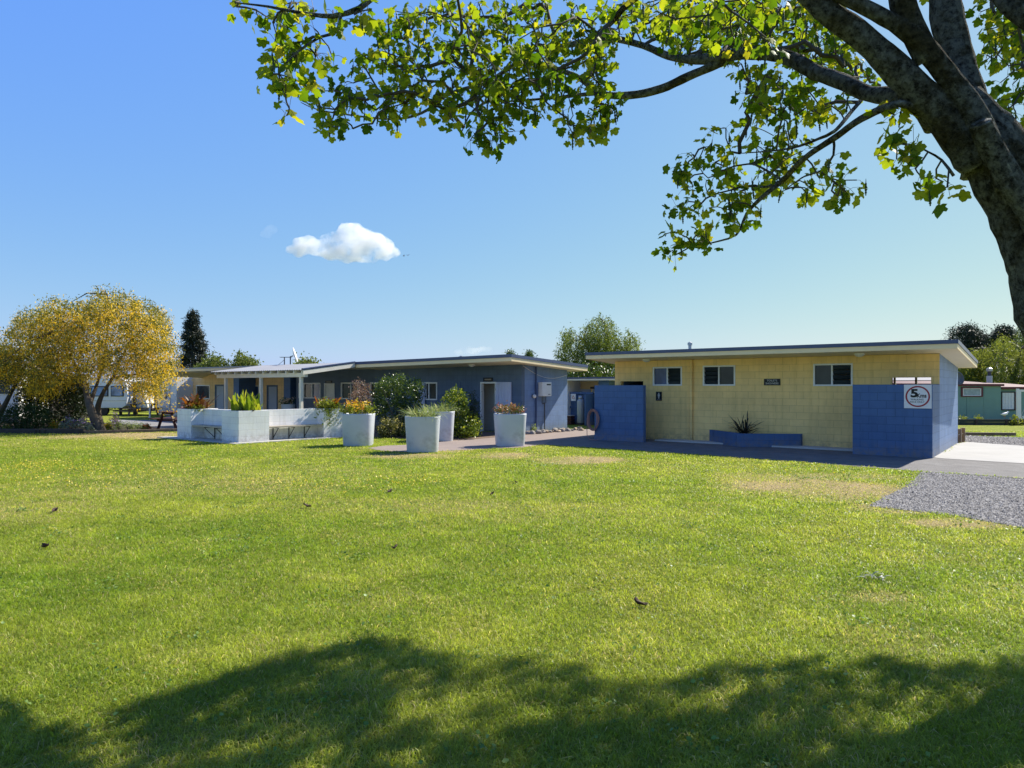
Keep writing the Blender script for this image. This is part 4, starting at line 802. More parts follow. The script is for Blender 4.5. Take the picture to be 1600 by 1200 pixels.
build('frame',MB().wall(XC(1503.6),XC(1532.4),-.05,-.013,ZC(1518,618.4),ZC(1518,606.8),[(XC(1505),XC(1531),ZC(1518,617.4),ZC(1518,607.8))]),M_whitep,f_); build('pane',MB().box(XC(1505),XC(1531),-.03,-.02,ZC(1518,617.4),ZC(1518,607.8)),mat('pale_curtained_glass',(.30,.36,.36),.2,.3,scale=6,bmp=0),f_)
y_=.35
f_=build('window',MB().wall(XC(1563.5,y_),XC(1585.5,y_),y_-.06,y_-.003,ZC(1575,641,y_),ZC(1575,612,y_),[(XC(1565.3,y_),XC(1584,y_),ZC(1575,639.6,y_),ZC(1575,613.5,y_))]),M_dtimber,cb)
cu=MB(); 
for i in range(8): a=XC(1565.3,y_);b_=XC(1584,y_);w=(b_-a)/8; cu.box(a+i*w+.003,a+(i+1)*w-.003,y_-.05+.012*(i%2),y_-.01,ZC(1575,639.4,y_),ZC(1575,613.7,y_))
build('curtain',cu,M_curtain,f_)
build('door',MB().box(XC(1585.6,y_),XC(1592,y_),y_-.05,y_-.003,ZC(1588,641,y_),ZC(1588,612,y_)),Mm,cb)
gt=thing('trellis_gate','white framed trellis gate at the right edge beside the green cabin','gate',at(1592.5,604,33.5).xy.to_3d(),R(-8))
build('frame',MB().wall(0,1.2,0,.05,.2,1.6,[(.09,1.11,.3,1.5)]),M_whitep,gt); lt=MB()
for i in range(9): lt.bar((.09+i*.1,.03,.3),(.09+min(1.02,i*.1+.5),.03,1.5 if i<5 else .3+1.2*(1.02-i*.1)/.5),.02,.008,(0,1,0))
build('lattice',lt,M_steel,gt); build('post',MB().box(-.1,-.003,-.02,.08,0,1.65),M_whitep,gt)
ch=thing('stove_chimney','grey metal stove chimney rising from the green cabin roof','chimney',at(1546,600,38.2)-Vector((0,0,.1))); build('flue',MB().tube([(0,0,0),(0,0,.55)],.14,12),M_steel,ch); build('upper_flue',MB().tube([(0,0,.55),(0,0,.85)],.085,12),M_dsteel,ch); build('cowl',MB().lathe([(.14,.8),(.15,.95),(.03,1.02)],(0,0,0),14),M_steel,ch)
d2=thing('satellite_dish','dark grey satellite dish on the green cabin beside the toilet block wall','satellite dish',at(1494,604,34.5)-Vector((0,0,.15)))
r=.34; o=build('reflector',MB().lathe([(r*i/6,.09*(i/6)**2) for i in range(1,7)]+[(r*.98,.07)],(0,0,0),24),mat('dark_grey_dish',(.09,.095,.11),.5,.1,bmp=0),d2,True); o.rotation_euler=(R(78),0,R(15)); o.location=(.05,0,.55); build('mast',MB().tube([(.05,.12,-.9),(.05,.12,.55)],.03,8),M_dsteel,d2); build('feed_arm',MB().bar((.05,-.3,.35),(.05,.1,.35),.02),M_steel,d2)
ed=thing('garden_edge','long timber garden edge in front of the green cabin, shade painted into its dark boards','garden wall',gnd(1470,664).xy.to_3d(),R(-4)); 
for z in (0,.135): build('board',MB().box(0,5.6,0,.06,z+.003,z+.132),mat('shade_darkened_board',(.03,.04,.032),.7,.2),ed)  # board colour also carries the shadow lying along the low edging
mb=MB(); 
for i in range(5): mb.box(.2+i*1.3,.28+i*1.3,-.06,-.002,0,.28)
build('stake',mb,M_dtimber,ed)
a,b_=gnd(1507,680.8),gnd(1588,681.5); k=thing('timber_sleeper','low timber sleeper between the grass and the far gravel strip','timber edging',(a.x,a.y,0),math.atan2((b_-a).y,(b_-a).x)); build('sleeper',MB().box(0,(b_-a).length,0,.14,0,.12),M_timber,k,bevel=.01)
for px,lab,y,hh in ((1499,'brown timber retaining post against the blue side wall',21.45,.44),(1504.5,'grey timber retaining post standing clear of the blue side wall',21.7,.46)):
    p=at(px,604,y); k=thing('retaining_post',lab,'post',(p.x,p.y,0),R(-38)); build('upright',MB().box(-.06,.06,-.08,.08,0,hh),M_timber,k,bevel=.01); build('bolt',MB().tube([(0,-.08,hh*.6),(0,-.095,hh*.6)],.015,8),M_steel,k)
gu=thing('gull','small white gull standing on the garden edge by the green cabin','bird',gnd(1578,662).xy.to_3d()+Vector((0,.35,.27)),R(10)); 
mb=MB(); mb.tube([(-.22,0,.16),(-.1,0,.16),(.02,0,.17),(.12,0,.2),(.16,0,.25),(.2,0,.27),(.24,0,.265)],[.01,.05,.075,.06,.035,.038,.01],10); build('body',mb,M_whitep,gu,True); mb=MB(); mb.tube([(0,-.03,.11),(0,-.03,0)],.008,5); build('leg',mb,mat('orange_leg',(.5,.2,.05),.6),gu); mb=MB(); mb.tube([(0,.03,.11),(0,.03,0)],.008,5); build('leg',mb,MATS['orange_leg'],gu); build('bill',MB().tube([(.235,0,.265),(.29,0,.255)],[.01,.003],6),MATS['orange_leg'],gu)
# ================================================================== plants in planters, beds and tubs
def plant(name,label,cat,loc,group=None): return thing(name,label,cat,loc,0,group)
def add_leaves(o,name,C,size,tm,m,width=1,up=.4,along=None,spread=1,tint=None):
    V,Fc,ti=leaves(np.asarray(C,float)-np.array(o.location),size,tm,width,up,along,spread,tint); return arr_mesh(name,V,Fc,m,o,tint=ti)
def disc(n,r,z0=0,z1=.0): a=rng.random(n)*6.28; q=np.sqrt(rng.random(n))*r; return np.stack([np.cos(a)*q,np.sin(a)*q,z0+(z1-z0)*rng.random(n)],1)
def stems(o,pts,top,m,r=.008,n=8):
    mb=MB(); 
    for i in range(n):
        a=random.choice(pts); b=random.choice(top); a=Vector(a)-o.location; b=Vector(b)-o.location; mb.tube([a,a.lerp(b,.5)+Vector((random.uniform(-.03,.03),random.uniform(-.03,.03),0)),b],[r,r*.8,r*.5],5)
    return build('stem',mb,m,o)
G_dark=leaf_mat('glossy_dark_leaf',[(0,(.028,.055,.012)),(.55,(.075,.125,.020)),(1,(.17,.23,.04))],.3,.3,spec=.5)
G_yel=leaf_mat('yellow_green_leaf',[(0,(.10,.15,.02)),(.5,(.21,.25,.03)),(1,(.36,.36,.05))],.45,.4)
G_canna=leaf_mat('canna_leaf',[(0,(.12,.20,.02)),(.5,(.24,.32,.03)),(1,(.42,.44,.05))],.5,.35)
G_rust=leaf_mat('rust_leaf',[(0,(.06,.025,.012)),(.45,(.20,.07,.015)),(.75,(.36,.16,.02)),(1,(.10,.13,.025))],.45,.4,(1.3,1,.6))
G_pink=leaf_mat('pink_petal',[(0,(.45,.08,.12)),(1,(.62,.22,.24))],.3)
G_ppink=leaf_mat('pale_pink_petal',[(0,(.62,.45,.42)),(1,(.75,.66,.58))],.3)
G_oflow=leaf_mat('orange_petal',[(0,(.62,.22,.02)),(.5,(.72,.45,.03)),(1,(.75,.62,.06))],.35)
G_grass=leaf_mat('grey_green_blade',[(0,(.15,.22,.08)),(.6,(.28,.36,.14)),(1,(.46,.50,.28))],.4)
G_red=leaf_mat('bronze_leaf',[(0,(.12,.045,.035)),(.6,(.25,.11,.08)),(1,(.14,.15,.05))],.3)
G_purp=leaf_mat('mauve_petal',[(0,(.24,.12,.34)),(1,(.45,.30,.52))],.3)
G_grey=leaf_mat('silver_leaf',[(0,(.16,.20,.14)),(1,(.34,.38,.30))],.3)
M_stem=mat('green_brown_stem',(.09,.08,.04),.7,.2)
M_bark_d=mat('dark_bark',(.075,.06,.045),.9,.3,scale=9,bmp=.6,bscale=40)
# canna on the corner pier
c=q(.5,.45); o=plant('canna_plant','bright yellow green broad leaved canna clump on the corner pier of the planter','plant',(C0.x+c.x,C0.y+c.y,.93))
B=disc(105,.40); D=np.stack([rng.normal(size=105)*.26,rng.normal(size=105)*.26,np.ones(105)],1)
V,Fc,k=blades(B,D,.28+.52*rng.random(105),.10+.07*rng.random(105),.05+.22*rng.random(105),6,.25); arr_mesh('foliage',V,Fc,G_canna,o,tint=np.repeat(rng.random(105),k))
add_leaves(o,'dry_leaf',disc(60,.42,.0,.16)+np.array(o.location),.14,T_LEAF,mat('withered_leaf',(.22,.14,.09),.8),.7,along=(0,0,-.3)); add_leaves(o,'blossom',disc(26,.42,.0,.06)+np.array(o.location),.07,T_LEAF,G_pink,1.2)
# left pier croton
p=wp(-3.27,.45,.93,False); o=plant('croton_plant','rusty orange and brown croton clump on the left end of the planter','plant',p)
B=disc(75,.33); D=np.stack([rng.normal(size=75)*.45,rng.normal(size=75)*.45,np.ones(75)],1); V,Fc,k=blades(B,D,.45+.50*rng.random(75),.10+.06*rng.random(75),.2+.3*rng.random(75),6,.3); arr_mesh('foliage',V,Fc,G_rust,o,tint=np.repeat(rng.random(75),k))
o=plant('bedding_plant','low yellow green cushion plant beside the rusty croton','plant',wp(-2.98,.3,.95,False)); C,ti=clumps(disc(16,.2,0.02,.14)+np.array(o.location),.12,26); add_leaves(o,'foliage',C,.05,T_LEAF,G_yel,.8,tint=ti*.5+.5*rng.random(len(ti)))
o=plant('bedding_plant','pink flowering bedding plant at the left end of the planter','plant',wp(-3.55,.22,.95,False)); C,ti=clumps(disc(8,.14,0.02,.16)+np.array(o.location),.1,18); add_leaves(o,'blossom',C,.05,T_LEAF,G_pink,1.1); C,ti=clumps(disc(6,.14,0.0,.1)+np.array(o.location),.1,12); add_leaves(o,'foliage',C,.06,T_LEAF,G_dark)
# right pier
p=wp(3.35,.5,.93,True); o=plant('croton_plant','orange and green croton clump on the right end of the planter','plant',p)
B=disc(55,.3); D=np.stack([rng.normal(size=55)*.5,rng.normal(size=55)*.5,np.ones(55)],1); V,Fc,k=blades(B,D,.42+.38*rng.random(55),.11+.06*rng.random(55),.2+.25*rng.random(55),6,.3); arr_mesh('foliage',V,Fc,G_rust,o,tint=np.repeat(rng.random(55),k))
o=plant('trailing_plant','yellow green trailing plant spilling over the right end of the planter','plant',wp(3.2,.18,.97,True))
base=np.array([wp(2.85+.75*a,.0+.3*b_,.98+.22*c_,True) for a,b_,c_ in rng.random((30,3))]); C,ti=clumps(base,.16,34); S,t2_=strands(np.array([wp(2.9+.35*a,-.05-.05*b_,1.0,True) for a,b_ in rng.random((14,2))]),.42,26,.03)
add_leaves(o,'foliage',np.vstack([C,S]),.06,T_LEAF,G_yel,.8,tint=np.concatenate([ti*.6+.4*rng.random(len(ti)),t2_*.4]))
# tub plants
def tubplant(name,label,P,n,r,h,m,lf,group=None,cl=.11,per=26):
    o=plant(name,label,'plant',P,group); C,ti=clumps(disc(n,r,.05,h)+np.array(P),cl,per); add_leaves(o,'foliage',C,lf,T_LEAF,m,.8,tint=ti*.6+.4*rng.random(len(ti))); return o
o=tubplant('flowering_plant','yellow and orange flowers crowding the tub at the end of the bench planter',P1,34,.46,.30,G_yel,.06)
C,ti=clumps(disc(26,.45,.2,.42)+np.array(P1),.09,9); add_leaves(o,'blossom',C,.055,T_LEAF,G_oflow,1.2,1.0)
for P,lab,n in ((P2,'grey green ornamental grass arching from the nearest tub',330),(P4,'grey green ornamental grass in the tub behind',300)):
    o=plant('ornamental_grass',lab,'plant',P,'grasses in tubs'); B=disc(n,.36); D=np.stack([B[:,0]*1.6+rng.normal(size=n)*.42,B[:,1]*1.6+rng.normal(size=n)*.42,np.ones(n)*1.0],1)
    V,Fc,k=blades(B,D,.36+.42*rng.random(n),.010+.009*rng.random(n),.3+.5*rng.random(n),7,.7); arr_mesh('foliage',V,Fc,G_grass,o,tint=np.repeat(rng.random(n),k)); n2=70; B=disc(n2,.3); D=np.stack([B[:,0]*2+rng.normal(size=n2)*.5,B[:,1]*2+rng.normal(size=n2)*.5,np.ones(n2)],1); V,Fc,k=blades(B,D,.45+.3*rng.random(n2),.006,.3+.5*rng.random(n2),7,.8); arr_mesh('seed_stalk',V,Fc,mat('straw_stalk',(.42,.36,.2),.7),o)
o=tubplant('succulent_plant','reddish flowering succulents mounded in the tub by the open door',P3,30,.44,.26,leaf_mat('sedum_leaf',[(0,(.09,.13,.04)),(1,(.18,.20,.06))],.2),.05); C,ti=clumps(disc(24,.46,.12,.30)+np.array(P3),.11,20); add_leaves(o,'blossom',C,.045,T_LEAF,leaf_mat('dusky_red_petal',[(0,(.30,.08,.06)),(.6,(.42,.17,.10)),(1,(.45,.28,.14))],.25),1.1,tint=ti)
o=tubplant('flowering_plant','pale pink flowers in the small tub under the verandah',P5,14,.3,.24,G_dark,.06); C,ti=clumps(disc(16,.28,.1,.3)+np.array(P5),.08,12); add_leaves(o,'blossom',C,.06,T_LEAF,G_ppink,1.2,1.0)
# ---------------------------------------------------------------- bushes by the blue building
def bush(name,label,base,zone_poly,Y0,Y1,ncl,rc,per,lf,tm,m,wd=.7,trunk=4,group=None,cat='shrub',up=.4,extra=None):
    o=plant(name,label,cat,base,group); Cc=zone(zone_poly,ncl,Y0,Y1); Cc=Cc[Cc[:,2]>.04]; C,ti=clumps(Cc,rc,per); C=C[C[:,2]>.01]; ti=rng.random(len(C))*.6+.4*ti[:len(C)]
    add_leaves(o,'foliage',C,lf*(.7+.6*rng.random(len(C))),tm,m,wd,up,tint=ti)
    if trunk:
        mb=MB()
        for i in range(trunk):
            e=Vector(Cc[int(rng.integers(len(Cc)))])-Vector(base); s=Vector((random.uniform(-.06,.06),random.uniform(-.06,.06),-.02)); mb.tube([s,s.lerp(e,.35)+Vector((0,0,.12)),e],[.03,.02,.006],6)
        build('stem',mb,M_bark_d,o)
    if extra: extra(o,Cc)
    return o
bush('round_shrub','large round glossy dark green shrub in front of the blue building',gnd(622,681.5),[(582,618),(588,604),(600,592),(612,590),(622,586),(640,594),(652,592),(660,604),(661,622),(656,640),(645,655),(630,664),(600,660),(586,645)],24.6,26.6,330,.17,22,.075,T_LEAF,G_dark,.65,7)
bush('bronze_shrub','thin reddish brown shrub between the planter and the round shrub',gnd(560,684)+Vector((0,.6,0)),[(548,612),(552,598),(560,594),(570,600),(578,615),(580,632),(572,650),(556,650),(550,632)],24.2,25.2,110,.14,18,.06,T_LEAF,leaf_mat('dusky_bronze_leaf',[(0,(.13,.07,.06)),(.6,(.27,.17,.14)),(1,(.40,.30,.24))],.3),.6,8)
bush('column_shrub','upright shrub with bright yellow green tips beside the open door',gnd(716,685),[(704,612),(712,605),(722,608),(728,622),(728,640),(735,650),(748,648),(750,664),(744,680),(720,684),(705,680),(698,650),(690,636),(694,626)],22.9,24.2,230,.16,20,.085,T_LEAF,leaf_mat('column_leaf',[(0,(.04,.075,.014)),(.5,(.12,.19,.025)),(.75,(.32,.37,.04)),(1,(.50,.50,.06))],.4,.35),.6,6)
bush('dark_shrub','narrow dark conifer shrub behind the yellow tipped shrub',gnd(737,684)+Vector((0,.6,0)),[(730,640),(736,618),(742,612),(746,630),(748,660),(742,684),(730,684),(726,660)],24.0,24.9,110,.13,24,.09,T_DIAMOND,leaf_mat('dark_needle',[(0,(.015,.03,.012)),(1,(.05,.08,.025))],.15),.22,4)
def tips(o,Cc): C,ti=clumps(Cc+[0,0,.06],.1,4); add_leaves(o,'blossom',C,.05,T_LEAF,leaf_mat('cream_yellow_petal',[(0,(.5,.42,.10)),(1,(.62,.55,.25))],.3),1)
bush('low_shrub','low yellowish shrub in the bed below the round shrub',gnd(612,684.5),[(590,668),(596,658),(606,655),(618,657),(630,662),(636,674),(632,684),(592,684)],23.4,24.3,130,.12,20,.06,T_LEAF,leaf_mat('olive_leaf',[(0,(.05,.07,.02)),(1,(.19,.19,.05))],.3),.6,5,extra=tips)
bush('low_shrub','dark low shrub in shade behind the nearest tub',gnd(642,686),[(632,666),(640,660),(652,664),(664,668),(664,685),(632,685)],23.2,24,70,.12,20,.06,T_LEAF,G_dark,.6,4)
bush('weedy_plant','small dry weed among the stones below the drainpipe',gnd(833,676),[(830,672),(834,664),(838,670),(838,676),(830,676)],25.6,25.9,10,.08,12,.06,T_DIAMOND,G_grass,.3,2)
bush('yellow_shrub','bright yellow flowering shrub behind the gas enclosure',at(894,604,37).xy.to_3d(),[(885,606),(890,601),(898,602),(904,606),(904,640),(885,640)],36.5,37.8,120,.2,16,.12,T_LEAF,leaf_mat('acid_yellow_leaf',[(0,(.25,.26,.02)),(1,(.60,.55,.04))],.4),.7,3)
# ---------------------------------------------------------------- flower bed at the left
bush('clipped_bush','dense dark green bush at the left end of the flower bed',gnd(40,674.5)+Vector((0,.4,0)),[(2,650),(10,640),(24,634),(40,636),(55,633),(70,640),(76,655),(76,674),(0,674)],26.3,28.0,260,.2,20,.11,T_DIAMOND,leaf_mat('bottle_green_leaf',[(0,(.012,.03,.008)),(.7,(.03,.065,.014)),(1,(.07,.12,.03))],.25),.3,5)
bush('tall_dark_shrub','tall dark shrub under the yellow tree',gnd(85,672)+Vector((0,1.6,0)),[(28,612),(40,595),(70,590),(100,588),(128,592),(136,620),(132,650),(118,665),(80,660),(50,640),(32,632)],28.5,31,420,.26,18,.12,T_LEAF,leaf_mat('very_dark_leaf',[(0,(.012,.022,.008)),(.8,(.035,.055,.015)),(1,(.09,.11,.03))],.2),.55,8)
for px,py,w,h,lab,m,fl,nm in [(86,675,12,13,'low bright yellow flowering plant below the dark shrub',G_yel,G_oflow,'flowering_plant'),(108,675.5,16,22,'mauve flowering bush in the flower bed left of the yellow tree trunk',G_grey,G_purp,'flowering_plant'),(130,675.5,13,20,'silver leaved plant with mauve flowers left of the yellow tree trunk',G_grey,G_purp,'flowering_plant'),(141,675,8,9,'small silver cushion plant at the foot of the yellow tree',G_grey,None,'silver_plant'),
   (178,673,9,26,'tall mauve flower right of the yellow tree trunk',G_grass,G_purp,'flowering_plant'),(196,672.5,14,15,'green strappy plant right of the yellow tree trunk',G_grass,None,'border_plant'),(216,672.3,12,14,'green strappy plant near the end of the flower bed',G_grass,None,'border_plant'),(229,672.4,4,7,'small orange flowering plant at the right end of the flower bed',G_yel,leaf_mat('coral_petal',[(0,(.6,.14,.06)),(1,(.7,.3,.15))],.3),'flowering_plant'),(166,673,7,8,'small rust and yellow plant right of the tree trunk',G_yel,G_oflow,'flowering_plant'),(12,675,8,8,'small yellow green plant by the first sleeper',G_yel,None,'border_plant')]:
    b0=gnd(px,py)+Vector((0,.35,0)); Yb=b0.y; k=F/Yb
    def ex(o,Cc,fl=fl):
        if fl:
            hi=Cc[Cc[:,2]>np.median(Cc[:,2])]; C,ti=clumps(hi+[0,0,.04],.1,7); add_leaves(o,'blossom',C,.06,T_LEAF,fl,1.1,1,tint=ti)
    bush(nm,lab,b0,[(px-w,py),(px-w*.8,py-h*.6),(px-w*.2,py-h),(px+w*.5,py-h*.9),(px+w,py-h*.4),(px+w,py)],Yb-.3,Yb+.3,34,.11,16,.07,T_DIAMOND if m is G_grass else T_LEAF,m,.3 if m is G_grass else .7,4,cat='plant',extra=ex)
for px,py,lab,w in [(1505,657,'yellow green plant behind the dark garden edge',6),(1530,658,'low yellow green groundcover behind the dark garden edge',8),(1588,663,'leafy green clump at the right end of the garden edge',9)]:
    Yb=33 if px<1580 else 31.2; b0=at(px,604,Yb); b0.z=0; bush('border_plant',lab,b0,[(px-w,664),(px-w,655),(px-w*.3,651),(px+w*.6,653),(px+w,664)],Yb-.2,Yb+.3,26,.12,14,.08,T_LEAF,G_yel,.6,3,cat='plant')
# silver weed on the lawn
wd0=gnd(1372,906); o=plant('lawn_weed','pale silvery weed lying on the open lawn','weed',wd0); n=26; B=disc(n,.07,.02,.05); B[:,0]*=2; D=np.stack([rng.normal(size=n),rng.normal(size=n)*.6,.25+.3*rng.random(n)],1); V,Fc,k=blades(B,D,.06+.05*rng.random(n),.014,.4,4,.4); arr_mesh('foliage',V,Fc,G_grey,o,tint=np.repeat(rng.random(n),k)); build('stem',MB().tube([(0,0,-.01),(0,0,.03)],.006,5),M_stem,o)
# dead leaves on the lawn
Mdl=mat('dead_leaf',(.045,.022,.014),.7,.3,scale=30,bmp=.4)
for px,py,s,lab in [(997,949,.055,'curled dark brown dead leaf in the middle of the lawn'),(609,771,.06,'dark dead leaf on the lawn in front of the nearest tub'),(478,794,.055,'dark dead leaf on the lawn below the bench planter'),(84,801,.06,'dark dead leaf towards the left of the lawn'),(74,858,.065,'largest dark dead leaf at the left of the lawn'),(770,774,.045,'small dark dead leaf on the lawn below the door tub'),(619,860,.045,'small dark dead leaf in the middle left of the lawn'),(805,756,.04,'tiny dark dead leaf near the worn path edge')]:
    p=gnd(px,py); mb=MB(); tv,tf=T_LEAF; g=6
    for i in range(g):
        for j in range(5):
            u=i/(g-1); v=(j/4-.5); wv=math.sin(math.pi*(.08+.84*u))*.6; mb.v.append((v*wv*s*1.6,(u-.5)*s*2,.03+s*(1.5*v*v+.9*(u-.5)**2+.12*math.sin(7*u+3*v))))
    for i in range(g-1):
        for j in range(4): a=i*5+j; mb.f.append((a,a+1,a+6,a+5))
    o=build('dead_leaf',mb,Mdl,None,True); o.modifiers.new('thickness','SOLIDIFY').thickness=.003; o.location=p; o.rotation_euler=(R(random.uniform(-25,25)),R(random.uniform(-25,25)),random.random()*6); tag(o,lab,'leaf','dead leaves on the lawn')
# ================================================================== trees
M_bark=None
TS=.76                                           # trunk about 4.6 m from the camera, boughs reaching away over the lawn
def depth_t(nm,Y):
    if nm[0]=='B': return 4.5+(Y-5.9)*4.0
    if nm[0]=='A': return 4.56+(Y-6.0)*1.5
    if nm[0]=='L': return Y*.93
    return Y*TS
def bark_mat():
    m,nt,b=new_mat('lichen_bark'); tc=N(nt,'ShaderNodeTexCoord').outputs['Object']
    f1=noise(nt,tc,22,9,.78); c=ramp(nt,f1,[(.37,(.022,.02,.016)),(.43,(.17,.165,.135)),(.50,(.36,.36,.305)),(.57,(.58,.60,.52))])
    f2=noise(nt,tc,2.6,7,.7); mk=ramp(nt,f2,[(.50,(0,0,0)),(.60,(.8,.8,.8))]); mx=N(nt,'ShaderNodeMix',data_type='RGBA'); nt.links.new(mk,mx.inputs[0]); nt.links.new(c,mx.inputs[6])
    cm=ramp(nt,f1,[(.35,(.03,.022,.008)),(.6,(.17,.13,.03)),(.75,(.22,.20,.07))]); nt.links.new(cm,mx.inputs[7])
    f3=noise(nt,tc,3.4,8,.75); mk2=ramp(nt,f3,[(.58,(0,0,0)),(.66,(.8,.8,.8))]); m2=N(nt,'ShaderNodeMix',data_type='RGBA'); nt.links.new(mk2,m2.inputs[0]); nt.links.new(mx.outputs[2],m2.inputs[6]); m2.inputs[7].default_value=(.02,.018,.015,1)
    nt.links.new(m2.outputs[2],b.inputs['Base Color']); b.inputs['Roughness'].default_value=.9; b.inputs['Specular IOR Level'].default_value=.15
    p=bump(nt,b,noise(nt,tc,11,9,.8),1.0,.06); bump(nt,b,f1,.9,.02,p); return m
M_bark=bark_mat(); M_twig=mat('dark_twig_bark',(.075,.065,.05),.85,.3,scale=20,bmp=.3)
sy=thing('sycamore_tree','large spreading sycamore with fresh yellow green leaves leaning in from the right','tree',tuple(at(1810,604,6.0*TS).xy)+(0,))
SB=np.array(sy.location)
limbs={
 'trunk':[(1835,960,6.0,.46),(1812,880,6.0,.36),(1738,700,6.0,.31),(1658,500,6.0,.28),(1607,350,6.0,.258),(1559,240,6.0,.238),(1528,190,6.05,.195),(1505,150,6.08,.13)],
 'E':[(1540,270,6.08,.19),(1514,167,6.15,.15),(1493,83,6.25,.135),(1476,0,6.3,.125),(1465,-150,6.5,.11),(1470,-350,6.8,.08),(1450,-600,7.2,.03)],
 'C':[(1530,250,5.98,.17),(1472,180,5.92,.135),(1367,76,5.88,.108),(1298,22,5.86,.095),(1240,-30,5.9,.085),(1100,-150,6,.07),(900,-260,6,.04)],
 'C2':[(1575,290,5.80,.10),(1530,192,5.78,.095),(1486,125,5.77,.09),(1429,60,5.75,.075),(1367,19,5.75,.062),(1312,-8,5.75,.058),(1150,-90,5.8,.045),(950,-150,5.8,.03)],
 'D':[(1450,95,5.8,.09),(1415,20,5.75,.10),(1400,-60,5.7,.085),(1380,-250,5.5,.04)],
 'ridge':[(1690,500,5.80,.10),(1612,333,5.76,.10),(1580,285,5.74,.10),(1551,233,5.71,.088),(1536,203,5.66,.085),(1532,192,5.64,.08)],
 'A':[(1465,192,6.0,.095),(1421,156,6.05,.075),(1346,141,6.3,.07),(1275,112,6.6,.072),(1200,82,6.9,.062),(1125,90,7.2,.06),(1054,90,7.4,.04),(1004,71,7.6,.035),(950,60,7.8,.035),(918,64,7.9,.034),(872,75,8.0,.03),(812,97,8.2,.026),(760,128,8.3,.022),(700,148,8.4,.02),(660,176,8.4,.017),(620,186,8.4,.014),(564,182,8.3,.011),(500,172,8.2,.008),(470,160,8.2,.004)],
 'A2':[(1133,92,7.2,.055),(1096,112,7.3,.045),(1033,137,7.5,.045),(983,150,7.6,.042),(940,146,7.7,.036),(900,120,7.8,.03),(848,100,7.95,.025),(812,97,8.2,.02)],
 'A3':[(940,146,7.7,.025),(890,150,7.7,.02),(860,153,7.8,.016),(820,157,7.8,.012),(760,160,7.9,.006)],
 'A4':[(885,112,7.85,.02),(840,128,7.7,.02),(780,150,7.6,.016),(740,172,7.5,.011),(722,205,7.4,.006)],
 'A5':[(1100,-60,6.6,.05),(1020,-20,6.9,.038),(980,8,7.1,.032),(950,40,7.3,.03),(918,64,7.9,.03)],
 'L':[(930,-155,5.8,.045),(800,-110,5.7,.04),(690,-60,5.5,.034),(630,-28,5.3,.028),(580,-2,5.2,.022),(562,13,5.15,.022),(520,26,5.1,.018),(468,20,5.0,.012),(420,10,4.9,.009),(368,4,4.9,.004)],
 'L2':[(532,22,5.1,.014),(526,50,5.1,.011),(500,58,5.05,.010),(464,82,5.0,.009),(436,116,5.0,.007),(446,150,5.0,.004)],
 'B':[(1455,200,5.95,.075),(1421,165,5.9,.045),(1387,166,5.9,.042),(1337,192,6,.040),(1300,217,6.1,.037),(1250,254,6.2,.034),(1221,283,6.3,.032),(1192,308,6.3,.025),(1167,333,6.4,.02),(1150,367,6.4,.014),(1110,380,6.45,.009),(1075,388,6.5,.004)],
 'B2':[(1352,148,6.3,.026),(1330,175,6.2,.024),(1304,205,6.15,.022),(1279,217,6.2,.018),(1250,228,6.2,.014),(1205,236,6.3,.01),(1150,240,6.4,.004)],
 'B3':[(1302,216,6.1,.016),(1302,242,6.1,.014),(1283,267,6.1,.011),(1258,275,6.1,.009),(1222,300,6.2,.005)],
 'B4':[(1225,280,6.3,.018),(1198,292,6.35,.016),(1169,290,6.4,.013),(1135,299,6.4,.01),(1106,305,6.4,.004)],
 'B5':[(1221,281,6.3,.016),(1188,261,6.35,.013),(1169,256,6.4,.011),(1135,263,6.4,.009),(1106,278,6.4,.007),(1080,238,6.4,.003)],
 'F':[(1565,250,6.05,.12),(1555,208,6.1,.088),(1600,228,6.3,.08),(1680,270,6.6,.06),(1780,290,7,.03)],
 'UR':[(1470,-150,6.5,.10),(1530,-60,6.2,.095),(1575,0,6.0,.09),(1625,40,5.9,.085),(1740,110,5.7,.06),(1900,170,5.5,.03)],
 'tw':[(1490,275,5.9,.013),(1471,250,5.88,.010),(1450,237,5.85,.008),(1429,227,5.85,.006),(1398,222,5.9,.003)],
 'G':[(1640,380,6.1,.13),(1720,150,6.3,.12),(1880,0,6.7,.09),(2100,-120,7.2,.05),(2350,-200,7.6,.02)],
 'H':[(1720,520,6.0,.12),(1760,380,5.7,.13),(1820,260,5.2,.11),(2050,160,4.6,.07),(2300,100,4.2,.03)],
}
nodesP=[];nodesR=[];nodesG=[];bark=MB()
tk=MB()
limbs.pop('H')
for nm,pts in limbs.items():
    path,rad=smooth_path([at(p[0],p[1],depth_t(nm,p[2])) for p in pts],[p[3]*depth_t(nm,p[2])/p[2]*(.74 if nm[0]=='B' else 1) for p in pts],.07)
    ph=random.random()*9; big=pts[0][3]>.07 and nm not in('A5',)
    pth=[]; 
    for i,(p,r) in enumerate(zip(path,rad)):
        j=r*(.05 if r>.06 else .16); pth.append(p+Vector((math.sin(i*.55+ph)*j,math.cos(i*.43+ph)*j,math.sin(i*.7+2*ph)*j)))
    rr=[r*(1+.03*math.sin(i*.9+ph)+.03*random.uniform(-1,1)) for i,r in enumerate(rad)]
    loc=[p-Vector(SB) for p in pth]
    if nm in ('trunk','ridge'): tk.tube(loc,rr,28,wob=.10)
    else: bark.tube(loc,rr,20 if big else 9,wob=.10 if big else .06)
    if nm not in('trunk','ridge'):
        for p,r in zip(pth[2::2],rr[2::2]): nodesP.append(tuple(p)); nodesR.append(r); nodesG.append(1 if nm[0]=='B' else 0)
build('trunk',tk,M_bark,sy,True); build('boughs',bark,M_bark,sy,True).name='bough_framework'
